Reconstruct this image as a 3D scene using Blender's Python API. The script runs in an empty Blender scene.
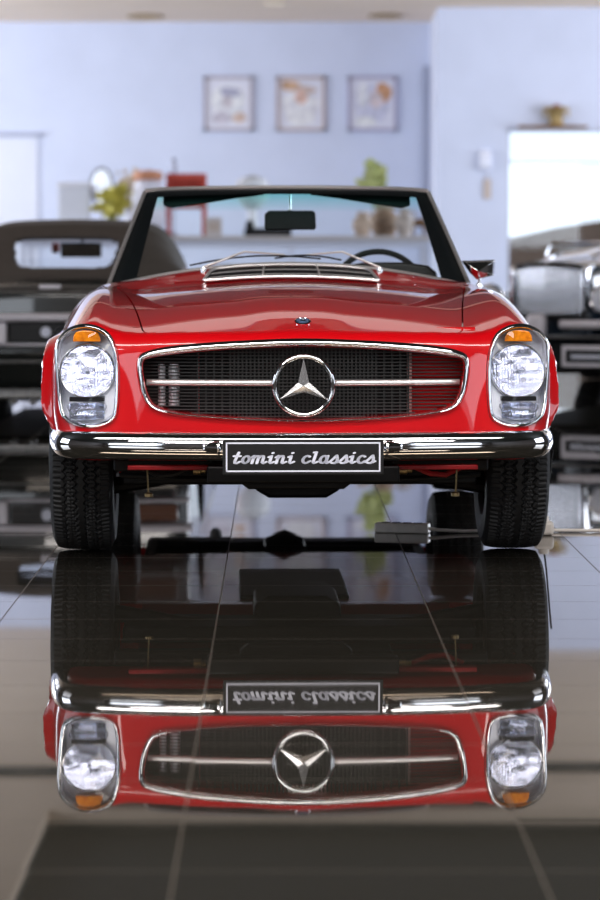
import bpy, bmesh, math, random
import numpy as np
from mathutils import Vector, Matrix

random.seed(4)
C = bpy.context.scene.collection
SC = bpy.context.scene
PI = math.pi

# ------------------------------------------------------------------ camera, world, light, exposure
CAM_D, CAM_H = 8.8, 1.01
cd = bpy.data.cameras.new('camera')
cd.sensor_fit = 'VERTICAL'; cd.sensor_height = 36.0; cd.lens = 2800 * 36 / 900.0
cd.clip_start = 0.1; cd.clip_end = 200
cd.dof.use_dof = True; cd.dof.focus_distance = 9.0; cd.dof.aperture_fstop = 3.2
cam = bpy.data.objects.new('camera', cd); C.objects.link(cam)
cam.location = (0, -CAM_D, CAM_H)
cam.rotation_euler = (PI / 2 - math.atan(194 / 2800.0), 0, 0)
SC.camera = cam

SC.view_settings.view_transform = 'Standard'
SC.view_settings.look = 'None'
SC.view_settings.gamma = 1
SC.view_settings.use_curve_mapping = False
SC.view_settings.exposure = 0.0
SC.cycles.use_denoising = True
SC.cycles.max_bounces = 14
SC.cycles.transmission_bounces = 12
SC.cycles.glossy_bounces = 8
SC.cycles.transparent_max_bounces = 16
SC.cycles.sample_clamp_indirect = 8
SC.cycles.caustics_reflective = True

w = bpy.data.worlds.new('sky'); SC.world = w; w.use_nodes = True
bg = w.node_tree.nodes['Background']
bg.inputs[0].default_value = (0.80, 0.88, 1.0, 1); bg.inputs[1].default_value = 1.6

def area(name, loc, rot, sx, sy, power, col):
    l = bpy.data.lights.new(name, 'AREA'); l.shape = 'RECTANGLE'; l.size = sx; l.size_y = sy
    l.energy = power; l.color = col
    o = bpy.data.objects.new(name, l); C.objects.link(o); o.location = loc; o.rotation_euler = rot
    return o
# daylight entering through the shopfront windows behind the photographer and the front side windows; the side windows further back are added fill
for x0 in (-6.3, 6.3):
    area('shopfront_daylight', (x0, -11.9, 2.5), (PI / 2, 0, 0), 3.4, 2.4, 80, (0.86, 0.92, 1.0))
area('side_window_fill_light', (-8.95, 1.2, 2.3), (0, -PI / 2, 0), 3.0, 4.4, 120, (0.80, 0.87, 1.0))
area('side_window_fill_light', (8.95, 1.2, 2.3), (0, PI / 2, 0), 3.0, 4.4, 95, (0.84, 0.89, 1.0))
area('side_window_fill_light', (-8.95, 25.5, 2.3), (0, -PI / 2, 0), 3.0, 10.0, 660, (0.80, 0.87, 1.0))  # rear window light added to brighten the back wall
area('side_window_fill_light', (8.95, 23.5, 2.3), (0, PI / 2, 0), 3.0, 9.0, 520, (0.80, 0.87, 1.0))  # added opposite, likewise for the brightness of the back wall

area('side_window_fill_light', (-8.95, 15.3, 2.3), (0, -PI / 2, 0), 3.0, 5.4, 310, (0.84, 0.89, 1.0))  # added window light for the fronts of the far objects
area('side_window_fill_light', (8.95, 14.3, 2.3), (0, PI / 2, 0), 3.0, 5.4, 380, (0.84, 0.89, 1.0))  # its added counterpart on the right, same purpose

# ------------------------------------------------------------------ materials
def mat(name, col, rough=0.5, metal=0.0, coat=0.0, ior=1.5, trans=0.0, spec=0.5, emis=None, estr=0, coat_rough=0.02):
    m = bpy.data.materials.new(name); m.use_nodes = True
    b = m.node_tree.nodes['Principled BSDF']
    b.inputs['Base Color'].default_value = (*col, 1)
    b.inputs['Roughness'].default_value = rough
    b.inputs['Metallic'].default_value = metal
    b.inputs['IOR'].default_value = ior
    b.inputs['Coat Weight'].default_value = coat
    b.inputs['Coat Roughness'].default_value = coat_rough; b.inputs['Coat IOR'].default_value = 1.45
    b.inputs['Transmission Weight'].default_value = trans
    b.inputs['Specular IOR Level'].default_value = spec
    if emis:
        b.inputs['Emission Color'].default_value = (*emis, 1); b.inputs['Emission Strength'].default_value = estr
    return m

def noisy(m, scale=20, amt=0.15, bump=0.0, detail=4, coord='Object', rough_amt=0.0):
    """procedural mottling of the base colour (and optional bump)"""
    nt = m.node_tree; N = nt.nodes; b = N['Principled BSDF']
    tc = N.new('ShaderNodeTexCoord'); nz = N.new('ShaderNodeTexNoise')
    nz.inputs['Scale'].default_value = scale; nz.inputs['Detail'].default_value = detail
    nt.links.new(tc.outputs[coord], nz.inputs['Vector'])
    c = tuple(b.inputs['Base Color'].default_value)[:3]
    r = N.new('ShaderNodeValToRGB')
    r.color_ramp.elements[0].position = 0.3; r.color_ramp.elements[1].position = 0.7
    r.color_ramp.elements[0].color = (*[v * (1 - amt) for v in c], 1)
    r.color_ramp.elements[1].color = (*[min(1, v * (1 + amt)) for v in c], 1)
    nt.links.new(nz.outputs['Fac'], r.inputs[0]); nt.links.new(r.outputs[0], b.inputs['Base Color'])
    if bump:
        bp = N.new('ShaderNodeBump'); bp.inputs['Strength'].default_value = bump; bp.inputs['Distance'].default_value = 0.01
        nt.links.new(nz.outputs['Fac'], bp.inputs['Height']); nt.links.new(bp.outputs[0], b.inputs['Normal'])
    return m

def thin_glass(name, tint=(1, 1, 1), refl=1.0, grad=None):
    m = bpy.data.materials.new(name); m.use_nodes = True
    nt = m.node_tree; N = nt.nodes
    for n in list(N): N.remove(n)
    out = N.new('ShaderNodeOutputMaterial'); mx = N.new('ShaderNodeMixShader')
    tr = N.new('ShaderNodeBsdfTransparent'); gl = N.new('ShaderNodeBsdfGlossy'); fr = N.new('ShaderNodeFresnel')
    tr.inputs[0].default_value = (*tint, 1); gl.inputs['Roughness'].default_value = 0.0
    ge_ = N.new('ShaderNodeNewGeometry'); io = N.new('ShaderNodeMapRange'); io.inputs['To Min'].default_value = 1.5; io.inputs['To Max'].default_value = 1 / 1.5
    nt.links.new(ge_.outputs['Backfacing'], io.inputs['Value']); nt.links.new(io.outputs[0], fr.inputs[0])
    mu = N.new('ShaderNodeMath'); mu.operation = 'MULTIPLY'; mu.inputs[1].default_value = refl
    nt.links.new(fr.outputs[0], mu.inputs[0]); nt.links.new(mu.outputs[0], mx.inputs[0])
    nt.links.new(tr.outputs[0], mx.inputs[1]); nt.links.new(gl.outputs[0], mx.inputs[2])
    nt.links.new(mx.outputs[0], out.inputs[0])
    if grad:   # tinted sun band of the glass, between two heights of the object
        z0, z1, c0, c1 = grad
        tc = N.new('ShaderNodeTexCoord'); sp = N.new('ShaderNodeSeparateXYZ'); mr = N.new('ShaderNodeMapRange')
        mr.inputs['From Min'].default_value = z0; mr.inputs['From Max'].default_value = z1
        cr = N.new('ShaderNodeValToRGB'); cr.color_ramp.elements[0].color = (*c0, 1); cr.color_ramp.elements[1].color = (*c1, 1)
        nt.links.new(tc.outputs['Object'], sp.inputs[0]); nt.links.new(sp.outputs['Z'], mr.inputs['Value'])
        nt.links.new(mr.outputs[0], cr.inputs[0]); nt.links.new(cr.outputs[0], tr.inputs[0])
    return m

M = {}
M['red'] = mat('red_paint', (0.56, 0.0015, 0.005), 0.35, 0.0, coat=1.0, coat_rough=0.012, spec=0.15)
M['red_dull'] = noisy(mat('red_inner_paint', (0.36, 0.004, 0.008), 0.45), 30, 0.2)
M['chrome'] = mat('chrome', (0.88, 0.88, 0.90), 0.045, 1.0)
M['chrome_soft'] = mat('brushed_trim', (0.72, 0.72, 0.74), 0.2, 1.0)
M['black'] = noisy(mat('black_paint', (0.005, 0.005, 0.006), 0.5, spec=0.3), 30, 0.3)
M['blackgloss'] = mat('black_gloss', (0.006, 0.006, 0.007), 0.15, coat=0.5)
M['frame_black'] = noisy(mat('black_frame', (0.006, 0.008, 0.009), 0.5, spec=0.25), 40, 0.2)
M['grid'] = mat('grille_wire', (0.022, 0.022, 0.022), 0.45, 0.0, spec=0.4)
M['rubber'] = noisy(mat('rubber', (0.010, 0.011, 0.013), 0.6), 60, 0.3, 0.15)
M['plate'] = noisy(mat('plate_black', (0.013, 0.013, 0.014), 0.4, spec=0.35), 50, 0.15)
M['plate_white'] = mat('plate_white', (0.84, 0.86, 0.98), 0.4)
M['silver'] = mat('reflector_silver', (0.86, 0.88, 0.95), 0.12, 1.0)
M['housing'] = mat('lamp_housing', (0.88, 0.90, 0.97), 0.3, 0.1)
M['amber'] = noisy(mat('amber_lens', (1.0, 0.24, 0.005), 0.2, coat=1.0), 60, 0.35)
M['steel'] = noisy(mat('steel', (0.35, 0.34, 0.33), 0.4, 0.9), 40, 0.2)
M['brass'] = noisy(mat('brass_fitting', (0.30, 0.22, 0.11), 0.4, 0.9), 40, 0.2)
M['cover'] = thin_glass('lamp_cover_glass', (0.97, 0.98, 1.0), 0.5)
M['glass'] = thin_glass('clear_glass', (0.96, 0.98, 0.99))
M['windscreen'] = thin_glass('windscreen_glass', (0.9, 0.97, 0.97), 0.3, grad=(1.185, 1.262, (0.93, 0.97, 0.97), (0.30, 0.80, 0.72)))
M['satin'] = mat('satin_trim', (0.80, 0.77, 0.76), 0.28, 0.75)
M['leather'] = noisy(mat('dark_leather', (0.014, 0.013, 0.013), 0.5), 60, 0.3, 0.2)
M['wall'] = noisy(mat('wall_paint', (0.70, 0.755, 0.93), 0.6), 1.5, 0.03)
M['wall_white'] = noisy(mat('wall_paint_white', (0.80, 0.83, 0.95), 0.6), 1.5, 0.03)
M['ceiling'] = noisy(mat('ceiling_paint', (0.93, 0.76, 0.60), 0.7), 1.2, 0.03)
M['coffer'] = noisy(mat('dark_ceiling_paint', (0.026, 0.031, 0.025), 0.7), 1.0, 0.08)
M['wood'] = noisy(mat('brown_wood', (0.22, 0.12, 0.06), 0.5), 12, 0.3)

def floor_mat():
    m = mat('polished_black_tile', (0.0165, 0.0150, 0.0120), 0.02, 0.0, ior=1.82)
    nt = m.node_tree; N = nt.nodes; L = nt.links; b = N['Principled BSDF']
    b.inputs['Specular Tint'].default_value = (1.0, 0.80, 0.58, 1)
    g = N.new('ShaderNodeNewGeometry'); sp = N.new('ShaderNodeSeparateXYZ'); L.new(g.outputs['Position'], sp.inputs[0])
    def math_(op, a, b_=None):
        n = N.new('ShaderNodeMath'); n.operation = op
        for i, v in enumerate((a, b_)):
            if v is None: continue
            if isinstance(v, (int, float)): n.inputs[i].default_value = v
            else: L.new(v, n.inputs[i])
        return n.outputs[0]
    def grid(src, period, phase, half):
        a = math_('ADD', src, phase + 100 * period)
        f = math_('MODULO', a, period)
        d = math_('MINIMUM', f, math_('SUBTRACT', period, f))
        return math_('LESS_THAN', d, half), math_('FLOOR', math_('DIVIDE', a, period))
    sx = math_('ADD', sp.outputs['X'], math_('MULTIPLY', sp.outputs['Y'], 0.008))
    gx, ix = grid(sx, 0.60, 0.24, 0.0018)
    gy, iy = grid(sp.outputs['Y'], 0.40, -0.15, 0.0016)
    gr = math_('MAXIMUM', gx, gy)
    mx = N.new('ShaderNodeMix'); mx.data_type = 'RGBA'; mx.inputs[6].default_value = (0.0165, 0.0150, 0.0120, 1); mx.inputs[7].default_value = (0.028, 0.025, 0.022, 1)
    L.new(gr, mx.inputs[0])
    nz = N.new('ShaderNodeTexNoise'); nz.inputs['Scale'].default_value = 6.0
    L.new(g.outputs['Position'], nz.inputs['Vector'])
    mr = N.new('ShaderNodeMapRange'); mr.inputs['To Min'].default_value = 0.008; mr.inputs['To Max'].default_value = 0.035
    L.new(nz.outputs['Fac'], mr.inputs['Value'])
    ro = N.new('ShaderNodeMix'); ro.data_type = 'FLOAT'; ro.inputs[3].default_value = 0.5
    L.new(gr, ro.inputs[0]); L.new(mr.outputs[0], ro.inputs[2])
    L.new(mx.outputs[2], b.inputs['Base Color']); L.new(ro.outputs[0], b.inputs['Roughness'])
    # each tile lies a hair off level
    cb = N.new('ShaderNodeCombineXYZ'); L.new(ix, cb.inputs[0]); L.new(iy, cb.inputs[1])
    wn = N.new('ShaderNodeTexWhiteNoise'); wn.noise_dimensions = '3D'; L.new(cb.outputs[0], wn.inputs['Vector'])
    v1 = N.new('ShaderNodeVectorMath'); v1.operation = 'SUBTRACT'; L.new(wn.outputs['Color'], v1.inputs[0]); v1.inputs[1].default_value = (0.5, 0.5, 0.5)
    v2 = N.new('ShaderNodeVectorMath'); v2.operation = 'MULTIPLY'; L.new(v1.outputs[0], v2.inputs[0]); v2.inputs[1].default_value = (0.0016, 0.0016, 0)
    v3 = N.new('ShaderNodeVectorMath'); v3.operation = 'ADD'; L.new(g.outputs['Normal'], v3.inputs[0]); L.new(v2.outputs[0], v3.inputs[1])
    v4 = N.new('ShaderNodeVectorMath'); v4.operation = 'NORMALIZE'; L.new(v3.outputs[0], v4.inputs[0])
    L.new(v4.outputs[0], b.inputs['Normal'])
    return m
M['floor'] = floor_mat()

# ------------------------------------------------------------------ helpers
class MB:
    """collects boxes, tubes, lathes, prisms into one mesh"""
    def __init__(s): s.v = []; s.f = []
    def add(s, vs, fs):
        n = len(s.v); s.v += [tuple(map(float, p)) for p in vs]; s.f += [tuple(i + n for i in f) for f in fs]; return s
    def box(s, x0, x1, y0, y1, z0, z1):
        vs = [(x, y, z) for x in (x0, x1) for y in (y0, y1) for z in (z0, z1)]
        return s.add(vs, [(0, 1, 3, 2), (4, 6, 7, 5), (0, 4, 5, 1), (2, 3, 7, 6), (0, 2, 6, 4), (1, 5, 7, 3)])
    def tube(s, pts, r, n=10, closed=False, flat=1.0):
        pts = [Vector(p) for p in pts]; rr = r if isinstance(r, (list, tuple)) else [r] * len(pts)
        vs = []; m = len(pts); up = None
        for i, p in enumerate(pts):
            a = pts[(i - 1) % m] if (closed or i > 0) else p; b = pts[(i + 1) % m] if (closed or i < m - 1) else p
            t = (b - a).normalized()
            if up is None:
                up = Vector((0, 0, 1)) if abs(t.z) < 0.9 else Vector((0, 1, 0))
            e1 = t.cross(up).normalized(); e2 = e1.cross(t).normalized(); up = e2
            for k in range(n):
                q = 2 * PI * k / n
                vs.append(p + (e1 * math.cos(q) + e2 * math.sin(q) * flat) * rr[i])
        fs = []
        for i in range(m if closed else m - 1):
            j = (i + 1) % m
            for k in range(n):
                l = (k + 1) % n
                fs.append((i * n + k, i * n + l, j * n + l, j * n + k))
        if not closed:
            fs.append(tuple(range(n))[::-1]); fs.append(tuple((m - 1) * n + k for k in range(n)))
        return s.add(vs, fs)
    def lathe(s, prof, origin=(0, 0, 0), axis='Z', n=32, squash=(1, 1)):
        """prof = [(radius, height)...]; radius 0 at an end closes it"""
        ox, oy, oz = origin; vs = []
        for (r, h) in prof:
            for k in range(n):
                a = 2 * PI * k / n; c, d = r * math.cos(a) * squash[0], r * math.sin(a) * squash[1]
                vs.append({'Z': (ox + c, oy + d, oz + h), 'Y': (ox + c, oy + h, oz + d), 'X': (ox + h, oy + c, oz + d)}[axis])
        fs = []; m = len(prof)
        for i in range(m - 1):
            for k in range(n):
                l = (k + 1) % n
                fs.append((i * n + k, i * n + l, (i + 1) * n + l, (i + 1) * n + k))
        fs.append(tuple(range(n))[::-1]); fs.append(tuple((m - 1) * n + k for k in range(n)))
        return s.add(vs, fs)
    def prism(s, poly, d0, d1, plane='XZ'):
        def P(a, b, d): return {'XZ': (a, d, b), 'XY': (a, b, d), 'YZ': (d, a, b)}[plane]
        n = len(poly); vs = [P(a, b, d0) for a, b in poly] + [P(a, b, d1) for a, b in poly]
        fs = [tuple(range(n)), tuple(range(2 * n - 1, n - 1, -1))]
        fs += [(i, i + n, (i + 1) % n + n, (i + 1) % n) for i in range(n)]
        return s.add(vs, fs)
    def grid(s, P, closed_u=False, closed_v=False):
        nu, nv = len(P), len(P[0]); vs = [p for row in P for p in row]; fs = []
        for i in range(nu if closed_u else nu - 1):
            for j in range(nv if closed_v else nv - 1):
                a, b = (i + 1) % nu, (j + 1) % nv
                fs.append((i * nv + j, a * nv + j, a * nv + b, i * nv + b))
        return s.add(vs, fs)
    def mesh(s, name):
        me = bpy.data.meshes.new(name); me.from_pydata(s.v, [], s.f)
        bm = bmesh.new(); bm.from_mesh(me); bmesh.ops.recalc_face_normals(bm, faces=bm.faces); bm.to_mesh(me); bm.free()
        return me
    def build(s, name, m, parent=None, smooth=True, bevel=0.0, angle=35, solid=0.0):
        me = s.mesh(name); me.materials.append(m)
        o = bpy.data.objects.new(name, me); C.objects.link(o)
        if parent: o.parent = parent
        finish(o, smooth, bevel, angle, solid)
        return o

def finish(o, smooth=True, bevel=0.0, angle=35, solid=0.0):
    if solid:
        q = o.modifiers.new('thickness', 'SOLIDIFY'); q.thickness = solid
    if bevel:
        q = o.modifiers.new('bevel', 'BEVEL'); q.width = bevel; q.segments = 3; q.limit_method = 'ANGLE'; q.angle_limit = math.radians(40)
        q.harden_normals = False
    if smooth:
        o.data.polygons.foreach_set('use_smooth', [True] * len(o.data.polygons))
        bm = bmesh.new(); bm.from_mesh(o.data); lim = math.radians(angle)
        for e in bm.edges:
            if len(e.link_faces) == 2 and e.calc_face_angle(0) > lim: e.smooth = False
        bm.to_mesh(o.data); bm.free()

def tag(o, label=None, cat=None, group=None, kind=None):
    if label: o['label'] = label
    if cat: o['category'] = cat
    if group: o['group'] = group
    if kind: o['kind'] = kind
    return o

def thing(name, label, cat, loc=(0, 0, 0), rotz=0.0, group=None):
    o = bpy.data.objects.new(name, None); C.objects.link(o); o.empty_display_size = 0.1
    o.location = loc; o.rotation_euler = (0, 0, rotz)
    return tag(o, label, cat, group)

def struct(name, mb, m, bevel=0, parent=None):
    o = mb.build(name, m, parent, smooth=False, bevel=bevel)
    if not parent: o['kind'] = 'structure'
    return o

def catmull(pts, n=8, closed=True):
    out = []; m = len(pts); P = [np.array(p, float) for p in pts]
    for i in range(m if closed else m - 1):
        p0, p1, p2, p3 = (P[(i - 1) % m], P[i], P[(i + 1) % m], P[(i + 2) % m]) if closed else (P[max(i - 1, 0)], P[i], P[i + 1], P[min(i + 2, m - 1)])
        for k in range(n):
            t = k / n
            out.append(tuple(0.5 * ((2 * p1) + (p2 - p0) * t + (2 * p0 - 5 * p1 + 4 * p2 - p3) * t * t + (3 * p1 - p0 - 3 * p2 + p3) * t ** 3)))
    if not closed: out.append(tuple(P[-1]))
    return out

class Spl:
    """natural cubic spline"""
    def __init__(s, xs, ys):
        x = np.array(xs, float); y = np.array(ys, float); n = len(x); h = np.diff(x)
        A = np.eye(n); r = np.zeros(n)
        for i in range(1, n - 1):
            A[i, i - 1] = h[i - 1]; A[i, i] = 2 * (h[i - 1] + h[i]); A[i, i + 1] = h[i]
            r[i] = 3 * ((y[i + 1] - y[i]) / h[i] - (y[i] - y[i - 1]) / h[i - 1])
        c = np.linalg.solve(A, r); s.x, s.y, s.c = x, y, c
        s.b = (y[1:] - y[:-1]) / h - h * (2 * c[:-1] + c[1:]) / 3; s.d = (c[1:] - c[:-1]) / (3 * h)
    def __call__(s, t):
        t = np.clip(np.asarray(t, float), s.x[0], s.x[-1]); i = np.clip(np.searchsorted(s.x, t) - 1, 0, len(s.x) - 2)
        u = t - s.x[i]
        return s.y[i] + u * (s.b[i] + u * (s.c[i] + u * s.d[i]))

def smax(a, b, k):
    h = np.maximum(k - np.abs(a - b), 0) / k
    return np.maximum(a, b) + h * h * k * 0.25
def smin(a, b, k): return -smax(-a, -b, k)
def gau(t, c, s): return np.exp(-((t - c) / s) ** 2)

def grad(f, P, e=1e-4):
    x, y, z = P[:, 0], P[:, 1], P[:, 2]
    return np.stack([(f(x + e, y, z) - f(x - e, y, z)), (f(x, y + e, z) - f(x, y - e, z)), (f(x, y, z + e) - f(x, y, z - e))], 1) / (2 * e)

def surface_net(f, lo, hi, h):
    """dual mesh of f = 0 with its vertices pulled onto the surface"""
    ax = [np.arange(l, u + s, s) for l, u, s in zip(lo, hi, h)]
    X, Y, Z = np.meshgrid(*ax, indexing='ij'); V = f(X, Y, Z); S = V < 0
    n = V.shape; idx = -np.ones([k - 1 for k in n], int)
    cnt = np.zeros(idx.shape); acc = np.zeros(idx.shape + (3,))
    G = np.stack([X, Y, Z], -1)
    for a in range(3):
        for b in (0, 1):
            for c in (0, 1):
                s0 = [slice(0, -1)] * 3; s1 = [slice(0, -1)] * 3
                o = [i for i in range(3) if i != a]
                for q, w_ in zip(o, (b, c)):
                    s0[q] = s1[q] = slice(w_, None if w_ else -1)
                s0[a] = slice(0, -1); s1[a] = slice(1, None)
                s0, s1 = tuple(s0), tuple(s1)
                cr = S[s0] != S[s1]
                with np.errstate(divide='ignore', invalid='ignore'):
                    t = np.where(cr, V[s0] / (V[s0] - V[s1]), 0)
                p = G[s0] + (G[s1] - G[s0]) * t[..., None]
                acc += p * cr[..., None]; cnt += cr
    m = cnt > 0; idx[m] = np.arange(m.sum()); P = acc[m] / cnt[m][:, None]
    hm = max(h)
    for _ in range(6):
        g = grad(f, P); v = f(P[:, 0], P[:, 1], P[:, 2])
        st = -(v / np.maximum((g * g).sum(1), 0.05))[:, None] * g
        ln = np.linalg.norm(st, axis=1)[:, None]; st *= np.minimum(1, 0.5 * hm / np.maximum(ln, 1e-9))
        P = P + st
    F = []
    for a in range(3):
        o = [i for i in range(3) if i != a]
        s0 = [slice(None)] * 3; s1 = [slice(None)] * 3; s0[a] = slice(0, -1); s1[a] = slice(1, None)
        cr = S[tuple(s0)] != S[tuple(s1)]
        I = np.argwhere(cr); keep = (I[:, o[0]] > 0) & (I[:, o[1]] > 0) & (I[:, o[0]] < n[o[0]] - 1) & (I[:, o[1]] < n[o[1]] - 1); I = I[keep]
        q = []
        for d in ((0, 0), (1, 0), (1, 1), (0, 1)):
            J = I.copy(); J[:, o[0]] -= d[0]; J[:, o[1]] -= d[1]; q.append(idx[J[:, 0], J[:, 1], J[:, 2]])
        F.append(np.stack(q, 1))
    return P, np.concatenate(F)

def body_mesh(name, f, lo, hi, h):
    P, F = surface_net(f, lo, hi, h)
    me = bpy.data.meshes.new(name); me.from_pydata(P.tolist(), [], F.tolist())
    bm = bmesh.new(); bm.from_mesh(me); bmesh.ops.recalc_face_normals(bm, faces=bm.faces); bm.to_mesh(me); bm.free()
    return me

def boolean(me, cutter, op='DIFFERENCE'):
    a = bpy.data.objects.new('tmp_a', me.copy()); b = bpy.data.objects.new('tmp_b', cutter); C.objects.link(a); C.objects.link(b)
    res = None
    for solver in ('MANIFOLD', 'EXACT'):
        try:
            a.modifiers.clear(); q = a.modifiers.new('b', 'BOOLEAN'); q.operation = op; q.solver = solver; q.object = b
            dg = bpy.context.evaluated_depsgraph_get(); dg.update()
            res = bpy.data.meshes.new_from_object(a.evaluated_get(dg))
            if len(res.polygons) > 10 and len(res.polygons) != len(me.polygons): break
            print('boolean', solver, 'gave', len(res.polygons))
        except Exception as ex:
            print('boolean', solver, ex)
    for o in (a, b): bpy.data.objects.remove(o)
    return res

def smooth_by_field(me, f, eps=0.0025):
    """smooth shading whose normals come from the body's own curvature; cut faces stay flat"""
    me.polygons.foreach_set('use_smooth', [True] * len(me.polygons))
    n = len(me.vertices); P = np.zeros(n * 3); me.vertices.foreach_get('co', P); P = P.reshape(-1, 3)
    v = f(P[:, 0], P[:, 1], P[:, 2]); g = grad(f, P); g /= np.maximum(np.linalg.norm(g, axis=1), 1e-9)[:, None]
    nl = len(me.loops); li = np.zeros(nl, int); me.loops.foreach_get('vertex_index', li)
    npol = len(me.polygons); pn = np.zeros(npol * 3); me.polygons.foreach_get('normal', pn); pn = pn.reshape(-1, 3)
    tot = np.zeros(npol, int); me.polygons.foreach_get('loop_total', tot); pol = np.repeat(np.arange(npol), tot)
    on = np.abs(v) < eps
    allon = np.ones(npol, bool); np.logical_and.at(allon, pol, on[li])
    ln = pn[pol].copy(); gg = g[li]
    ok = allon[pol] & ((gg * pn[pol]).sum(1) > 0.5)
    ln[ok] = gg[ok]
    me.normals_split_custom_set(ln.tolist())

def place_mesh(name, me, m, parent):
    me.materials.clear(); me.materials.append(m)
    o = bpy.data.objects.new(name, me); C.objects.link(o); o.parent = parent
    return o

def copy_thing(o, parent=None):
    c = o.copy(); C.objects.link(c); c.parent = parent
    for ch in o.children: copy_thing(ch, c)
    return c

# ------------------------------------------------------------------ room shell
CEIL = 4.40
YB = 32.2      # far wall
YF = -12.2     # shopfront
XL, XR = -9.0, 9.0
struct('floor', MB().box(XL, XR, YF, YB, -0.1, 0.0), M['floor'])
struct('wall_back', MB().box(XL, 1.89, YB, YB + 0.2, 0, CEIL + 0.1), M['wall'])
# the right-hand part of the back wall stands nearer and has a window in it
YR = 29.8
W0, W1, WZ0, WZ1 = 2.84, 6.4, 0.35, 2.75
m_ = MB().box(1.89, W0, YR, YR + 0.25, 0, CEIL + 0.1).box(W1, XR, YR, YR + 0.25, 0, CEIL + 0.1)
m_.box(W0, W1, YR, YR + 0.25, WZ1, CEIL + 0.1).box(W0, W1, YR, YR + 0.25, 0, WZ0)
struct('wall_right_front', m_, M['wall'])
struct('wall_return', MB().box(1.89, 2.1, YR + 0.25, YB + 0.2, 0, CEIL + 0.1), M['wall_white'])
M['wall_grey'] = noisy(mat('grey_wall_paint', (0.06, 0.055, 0.055), 0.7), 1.5, 0.05)
def wall_with_window(name, xa, xb, y, yend, wins, m):
    mb = MB()
    for (a, b) in wins:
        mb.box(xa, xb, y, a, 0, CEIL + 0.1); mb.box(xa, xb, a, b, 0, 0.8); mb.box(xa, xb, a, b, 3.85, CEIL + 0.1); y = b
    mb.box(xa, xb, y, yend, 0, CEIL + 0.1)
    return struct(name, mb, m)
wall_with_window('wall_left', XL - 0.2, XL, 8.0, YB + .2, [(12.5, 18.1), (20.4, 30.6)], M['wall'])  # both openings added to let fill light into the rear
wall_with_window('wall_right', XR, XR + 0.2, 8.0, YB + .2, [(11.5, 17.1), (18.9, 28.1)], M['wall'])  # matching openings added on the right for the fill light
wall_with_window('wall_left_grey', XL - 0.2, XL, YF, 8.0, [(-1.1, 3.5)], M['wall_grey'])
wall_with_window('wall_right_grey', XR, XR + 0.2, YF, 8.0, [(-1.1, 3.5)], M['wall_grey'])
mb = MB().box(XL, XR, YF - 0.2, YF, 3.75, CEIL + 0.1).box(XL, XR, YF - 0.2, YF, 0, 1.2)
for xa, xb in ((-9.0, -8.1), (-4.5, 4.5), (8.1, 9.0)): mb.box(xa, xb, YF - 0.2, YF, 1.2, 3.75)
struct('wall_front', mb, M['wall_grey'])
# ceiling with a sunken dark coffer
CX0, CX1, CY0, CY1 = -2.47, 8.0, 10.6, 18.35
m_ = MB().box(XL, XR, CY1, YB + 0.2, CEIL, CEIL + 0.12).box(XL, XR, 7.4, CY0, CEIL, CEIL + 0.12)
m_.box(XL, CX0, CY0, CY1, CEIL, CEIL + 0.12).box(CX1, XR, CY0, CY1, CEIL, CEIL + 0.12)
struct('ceiling', m_, M['ceiling'])
struct('ceiling_front', MB().box(XL, XR, YF, 7.4, CEIL, CEIL + 0.12), M['coffer'])
m_ = MB().box(CX0 - 0.05, CX1 + 0.05, CY0 - 0.05, CY1 + 0.05, 4.62, 4.72)
m_.box(CX0 - 0.1, CX0, CY0 - 0.1, CY1 + 0.1, CEIL + 0.12, 4.62).box(CX1, CX1 + 0.1, CY0 - 0.1, CY1 + 0.1, CEIL + 0.12, 4.62)
m_.box(CX0, CX1, CY0 - 0.1, CY0, CEIL + 0.12, 4.62).box(CX0, CX1, CY1, CY1 + 0.1, CEIL + 0.12, 4.62)
struct('ceiling_coffer', m_, M['coffer'])
struct('trim_3', MB().box(XL, XR, 20.1, 20.55, CEIL - 0.03, CEIL), M['coffer'])
# long ceiling luminaires over the showroom, all out of view
M['diffuser'] = mat('lamp_diffuser', (0.9, 0.9, 0.9), 0.5, emis=(1.0, 0.93, 0.90), estr=3.0)
def luminaire(y, power, hx=3.6, zz=CEIL, hy=.30):
    t = thing('ceiling_light', 'long unseen ceiling light panel over the showroom', 'ceiling light', (0, y, zz), 0, 'long ceiling light panels')
    MB().box(-hx - .04, hx + .04, -hy - .04, hy + .04, -.05, 0).build('housing', M['wall_white'], t, smooth=False)
    MB().box(-hx, hx, -hy, hy, -.058, -.048).build('diffuser', M['diffuser'], t, smooth=False)
    l = area('tube_light', (0, 0, -.065), (0, 0, 0), 2 * hx, 2 * hy, power, (1.0, 0.95, 0.92)); l.parent = t
for y, pw in ((-9.5, 260), (-6.0, 300), (-2.8, 280)): luminaire(y, pw)
M['diffuser'] = mat('bonnet_band_diffuser', (0.6, 0.5, 0.45), 0.6, emis=(1.0, 0.80, 0.72), estr=0.35)
luminaire(9.3, 11, 3.8, hy=.75)  # unseen panel added to put a bright band in the bonnet's reflection
struct('ceiling_added_panel', MB().box(-2.1, 2.1, 18.5, 27.0, CEIL - .06, CEIL - .001), M['coffer'])  # unseen panel added so the middle of the bonnet reflects dark
# shallow white door panel at the left end of the far wall
struct('door_1', MB().box(-5.4, -3.82, YB - 0.03, YB + 0.01, 0, 2.74), M['wall_white'], bevel=0.004)
struct('trim_1', MB().box(-5.5, -3.76, YB - 0.08, YB, 2.74, 2.80), mat('lintel_shadow_grey', (0.45, 0.48, 0.60), 0.5), bevel=0.004)  # grey strip stands for the shadow line over the door
struct('trim_2', MB().box(1.80, 1.87, YB - .12, YB - 0.05, 0.0, 3.76), mat('grey_jamb', (0.38, 0.41, 0.54), 0.5), bevel=0.003)
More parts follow.
